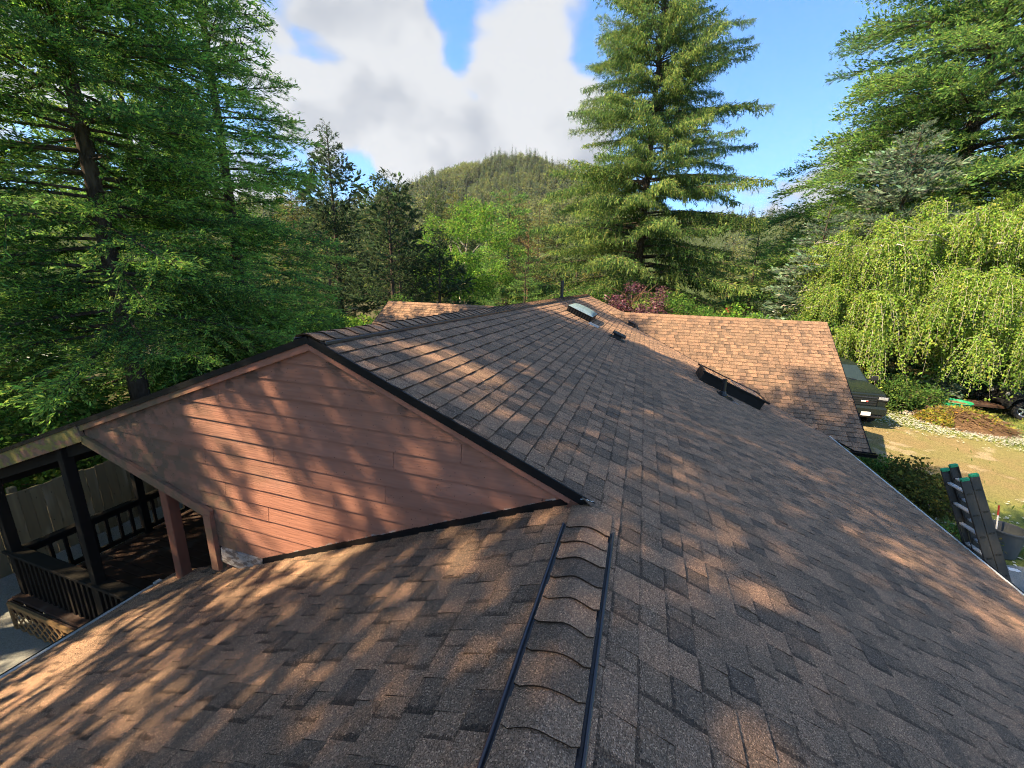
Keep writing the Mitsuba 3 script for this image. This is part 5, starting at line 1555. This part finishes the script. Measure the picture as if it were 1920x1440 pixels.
for s in (-1, 1):
    MB().box((14.9 + s * 0.7, 22.35, GZ + 0.15), (0.12, 0.2, 0.3), bev=0.02).put('trailer_bed__leg', 'tyre_rubber')

# litter and blossoms on the ground
n = 9000
P = []
for _ in range(n * 4):
    x, y = rq.uniform(6.4, 17), rq.uniform(8.9, 23)
    fy = 18.5 - 0.47 * (x - 9.2)
    band = math.exp(-((y - fy - 1.4) / 1.1) ** 2) * 1.0 + 0.28 * math.exp(-((y - 10.4 - 0.2 * (x - 8)) / 1.0) ** 2) + 0.35 * math.exp(-((x - 6.6) / 0.5) ** 2)
    band *= 0.25 + 1.2 * float(meshkit.noise(np.array([x * 1.1, y * 1.1, 0.3]), 9))
    if rq.random() < band * 1.2:
        P.append((x, y, GZ + rq.uniform(0.03, 0.09)))
    if len(P) >= n:
        break
P = np.array(P)
lv = Leaves()
for q in range(3):
    a = rq.random(len(P)) * 6.28
    lv.add(P, np.stack([np.cos(a), np.sin(a), 0.15 + 0 * a], 1), 0.045, 0.04, tint((0.74, 0.74, 0.68), rq, len(P), 0.05, 0.02), np.array([0, 0, 1.0]))
V, F, C = lv.get(rq)
lab(put('daisies', (V, F), 'foliage_mat', color=C, exact=True), 'white daisies scattered through the weedy grass', 'flowers', kind='stuff')
n = 30000
x, y = rq.uniform(5.0, 18, n), rq.uniform(9, 27, n)
fy = 18.5 - 0.47 * (x - 9.2)
keep = rq.random(n) < np.clip(1.0 * (y > fy + 0.4) + 0.9 * (y < 11.0 + 0.25 * (x - 8)) + 0.015 + 0.8 * (x < 6.5), 0, 1) * (0.2 + 0.8 * (meshkit.noise(np.stack([x * 1.5, y * 1.5, x * 0], -1), 4) > 0.4))
x, y = x[keep], y[keep]
onwalk = (y < 9.45 + 0.0 * x) & (x < 8.7)
x, y = x[~onwalk], y[~onwalk]
lv = Leaves()
k = len(x)
lv.add(np.stack([x, y, np.full(k, GZ - 0.01)], 1), np.stack([rq.normal(0, .35, k), rq.normal(0, .35, k), np.ones(k)], 1), rq.uniform(0.06, 0.16, k), 0.03, np.where((rq.random(k) < 0.5)[:, None], tint((0.20, 0.22, 0.06), rq, k, .25), tint((0.11, 0.16, 0.04), rq, k, .25)))
V, F, C = lv.get(rq)
lab(put('grass', (V, F), 'foliage_mat', color=C, exact=True), 'short weedy grass growing through the yard', 'grass', kind='stuff')
# fallen twigs and needles on the near roof: small curled bits
for k, (x, y) in enumerate([(-1.05, 3.15), (0.62, 4.1), (0.9, 2.2), (-0.75, 1.8)]):
    c = on_roof(x, y, 0.016) if x > 0 or y > YW else np.array([x, y, x * LL * 1.0 + 0.018])
    a = k * 1.3
    d = np.array([math.cos(a), math.sin(a), 0.05]) * 0.03
    lab(MB().tube([c - d, c + [0.004, 0.002, 0.006], c + d], 0.0028, 5).put('twig', 'dead_wood'), ['dark twig on the shingles below the far end of the gable rake', 'dark twig lying on the main slope beyond the ridge cap', 'twig on the shingles right of the vent rail', 'pale twig on the lower left slope'][k], 'twig')

# far things beyond the wing ridge and at the left
lab('garden_figure', 'red-brown garden figure beyond the wing ridge', 'figure')
gx0, gy0 = 5.1, 27.5
MB().lathe([(0.0, 0), (0.22, 0.0), (0.26, 0.5), (0.16, 0.95), (0.10, 1.05), (0.16, 1.2), (0.14, 1.4), (0, 1.5)], (gx0, gy0, GZ + 2.55), 14).put('garden_figure__statue', 'red_plastic', smooth=40)
MB().box((gx0, gy0, GZ + 1.27), (0.7, 0.7, 2.56)).put('garden_figure__plinth', 'dead_wood')
lab('garden_wall', 'low reddish brick garden wall showing just above the wing ridge', 'wall')
wy, wz0, wz1 = 27.2, GZ, GZ + 3.25
rb = random.Random(3)
for k in range(11):
    MB().box((7.1 + 0.32 * k, wy, wz1 - 0.05), (0.30, 0.2, 0.12), bev=0.008).put('garden_wall__brick', 'plaster')
MB().box((8.7, wy, (wz0 + wz1) / 2 - 0.06), (3.6, 0.16, wz1 - wz0 - 0.1)).put('garden_wall__footing', 'plaster')
lab('bucket', 'bright yellow bucket with a white rim on the garden wall', 'bucket')
MB().lathe([(0, 0.0), (0.20, 0.0), (0.23, 0.36)], (7.55, 27.0, wz1 + 0.01), 18).put('bucket__body', 'yellow_plastic', smooth=40)
MB().lathe([(0.232, 0.36), (0.25, 0.36), (0.25, 0.52), (0.232, 0.52), (0.232, 0.36)], (7.55, 27.0, wz1 + 0.01), 18).put('bucket__rim', 'white_paint', smooth=40)
lab(MB().tube([(7.95, 27.1, wz1), (7.97, 27.1, wz1 + 0.7), (7.85, 27.1, wz1 + 0.9), (7.78, 27.1, wz1 + 0.78)], 0.05, 8).put('hand_pump', 'pale_wood'), 'pale curved hand pump beside the yellow bucket', 'pump')
lab(MB().tube([(9.0, 27.1, wz1), (9.0, 27.1, wz1 + 0.45), (9.0, 27.1, wz1 + 0.62)], [0.09, 0.075, 0.02], 8).put('bollard', 'shed_roof'), 'grey pointed bollard right of the yellow bucket', 'bollard')
lab('tan_shed', 'tan ribbed steel shed glimpsed through the boughs at the left', 'shed')
put('tan_shed__wall', MB().box((-18.6, 6.9, GZ + 1.0), (0.2, 3.4, 2.0)).get(), 'tan_steel')
for k in range(13):
    MB().box((-18.48, 5.3 + 0.265 * k, GZ + 1.0), (0.04, 0.05, 1.96)).put('tan_shed__rib', 'tan_steel')
MB().box((-19.2, 6.9, GZ + 2.06), (1.6, 3.6, 0.07)).put('tan_shed__roof', 'shed_roof')
lab('camper', 'white camper trailer glimpsed through the boughs at the far left', 'trailer')
MB().box((-24.0, 9.0, GZ + 1.55), (2.2, 5.0, 2.1), bev=0.15).put('camper__body', 'white_paint')
for k in range(2):
    MB().box((-22.885, 7.9 + 2.2 * k, GZ + 1.75), (0.03, 0.9, 0.55), bev=0.01).put('camper__window', 'car_window')
for k in range(2):
    wheel(numbered('camper__wheel'), (-22.95, 8.6 + 0.85 * k, GZ + 0.33), (1, 0, 0), 0.33)
lab('pale_car', 'pale car glimpsed under the boughs above the gable peak', 'car')
MB().prism([(-2.1, 0.35), (2.1, 0.35), (2.1, 0.85), (1.3, 0.95), (0.7, 1.4), (-1.2, 1.4), (-1.8, 0.95), (-2.1, 0.85)], lambda u, v, w: np.stack([-21.0 + u, 19.5 + w, GZ + v], 1), 1.7).put('pale_car__body', 'white_paint')
for s in (0, 1):
    for x in (-1.3, 1.3):
        wheel(numbered('pale_car__wheel'), (-21.0 + x, 19.5 + 1.72 * s - 0.01, GZ + 0.33), (0, 2 * s - 1, 0), 0.33)
panel('pale_car__side_window', [(-22.3, 19.49, GZ + 0.98), (-19.8, 19.49, GZ + 0.98), (-20.3, 19.49, GZ + 1.34), (-22.1, 19.49, GZ + 1.34)], 'car_window')
# ------------------------------------------------------------------ the air over the valley
scene['air'] = {'type': 'homogeneous', 'albedo': 0.95, 'sigma_t': 0.00006}
scene['haze'] = {'type': 'cube', 'to_world': T().translate([0, 0, 215]).scale([1560, 1560, 222]), 'bsdf': {'type': 'null'}, 'interior': {'type': 'ref', 'id': 'air'}}
lab('haze', 'thin haze over the valley', kind='stuff')
scene['camera']['medium'] = {'type': 'ref', 'id': 'air'}
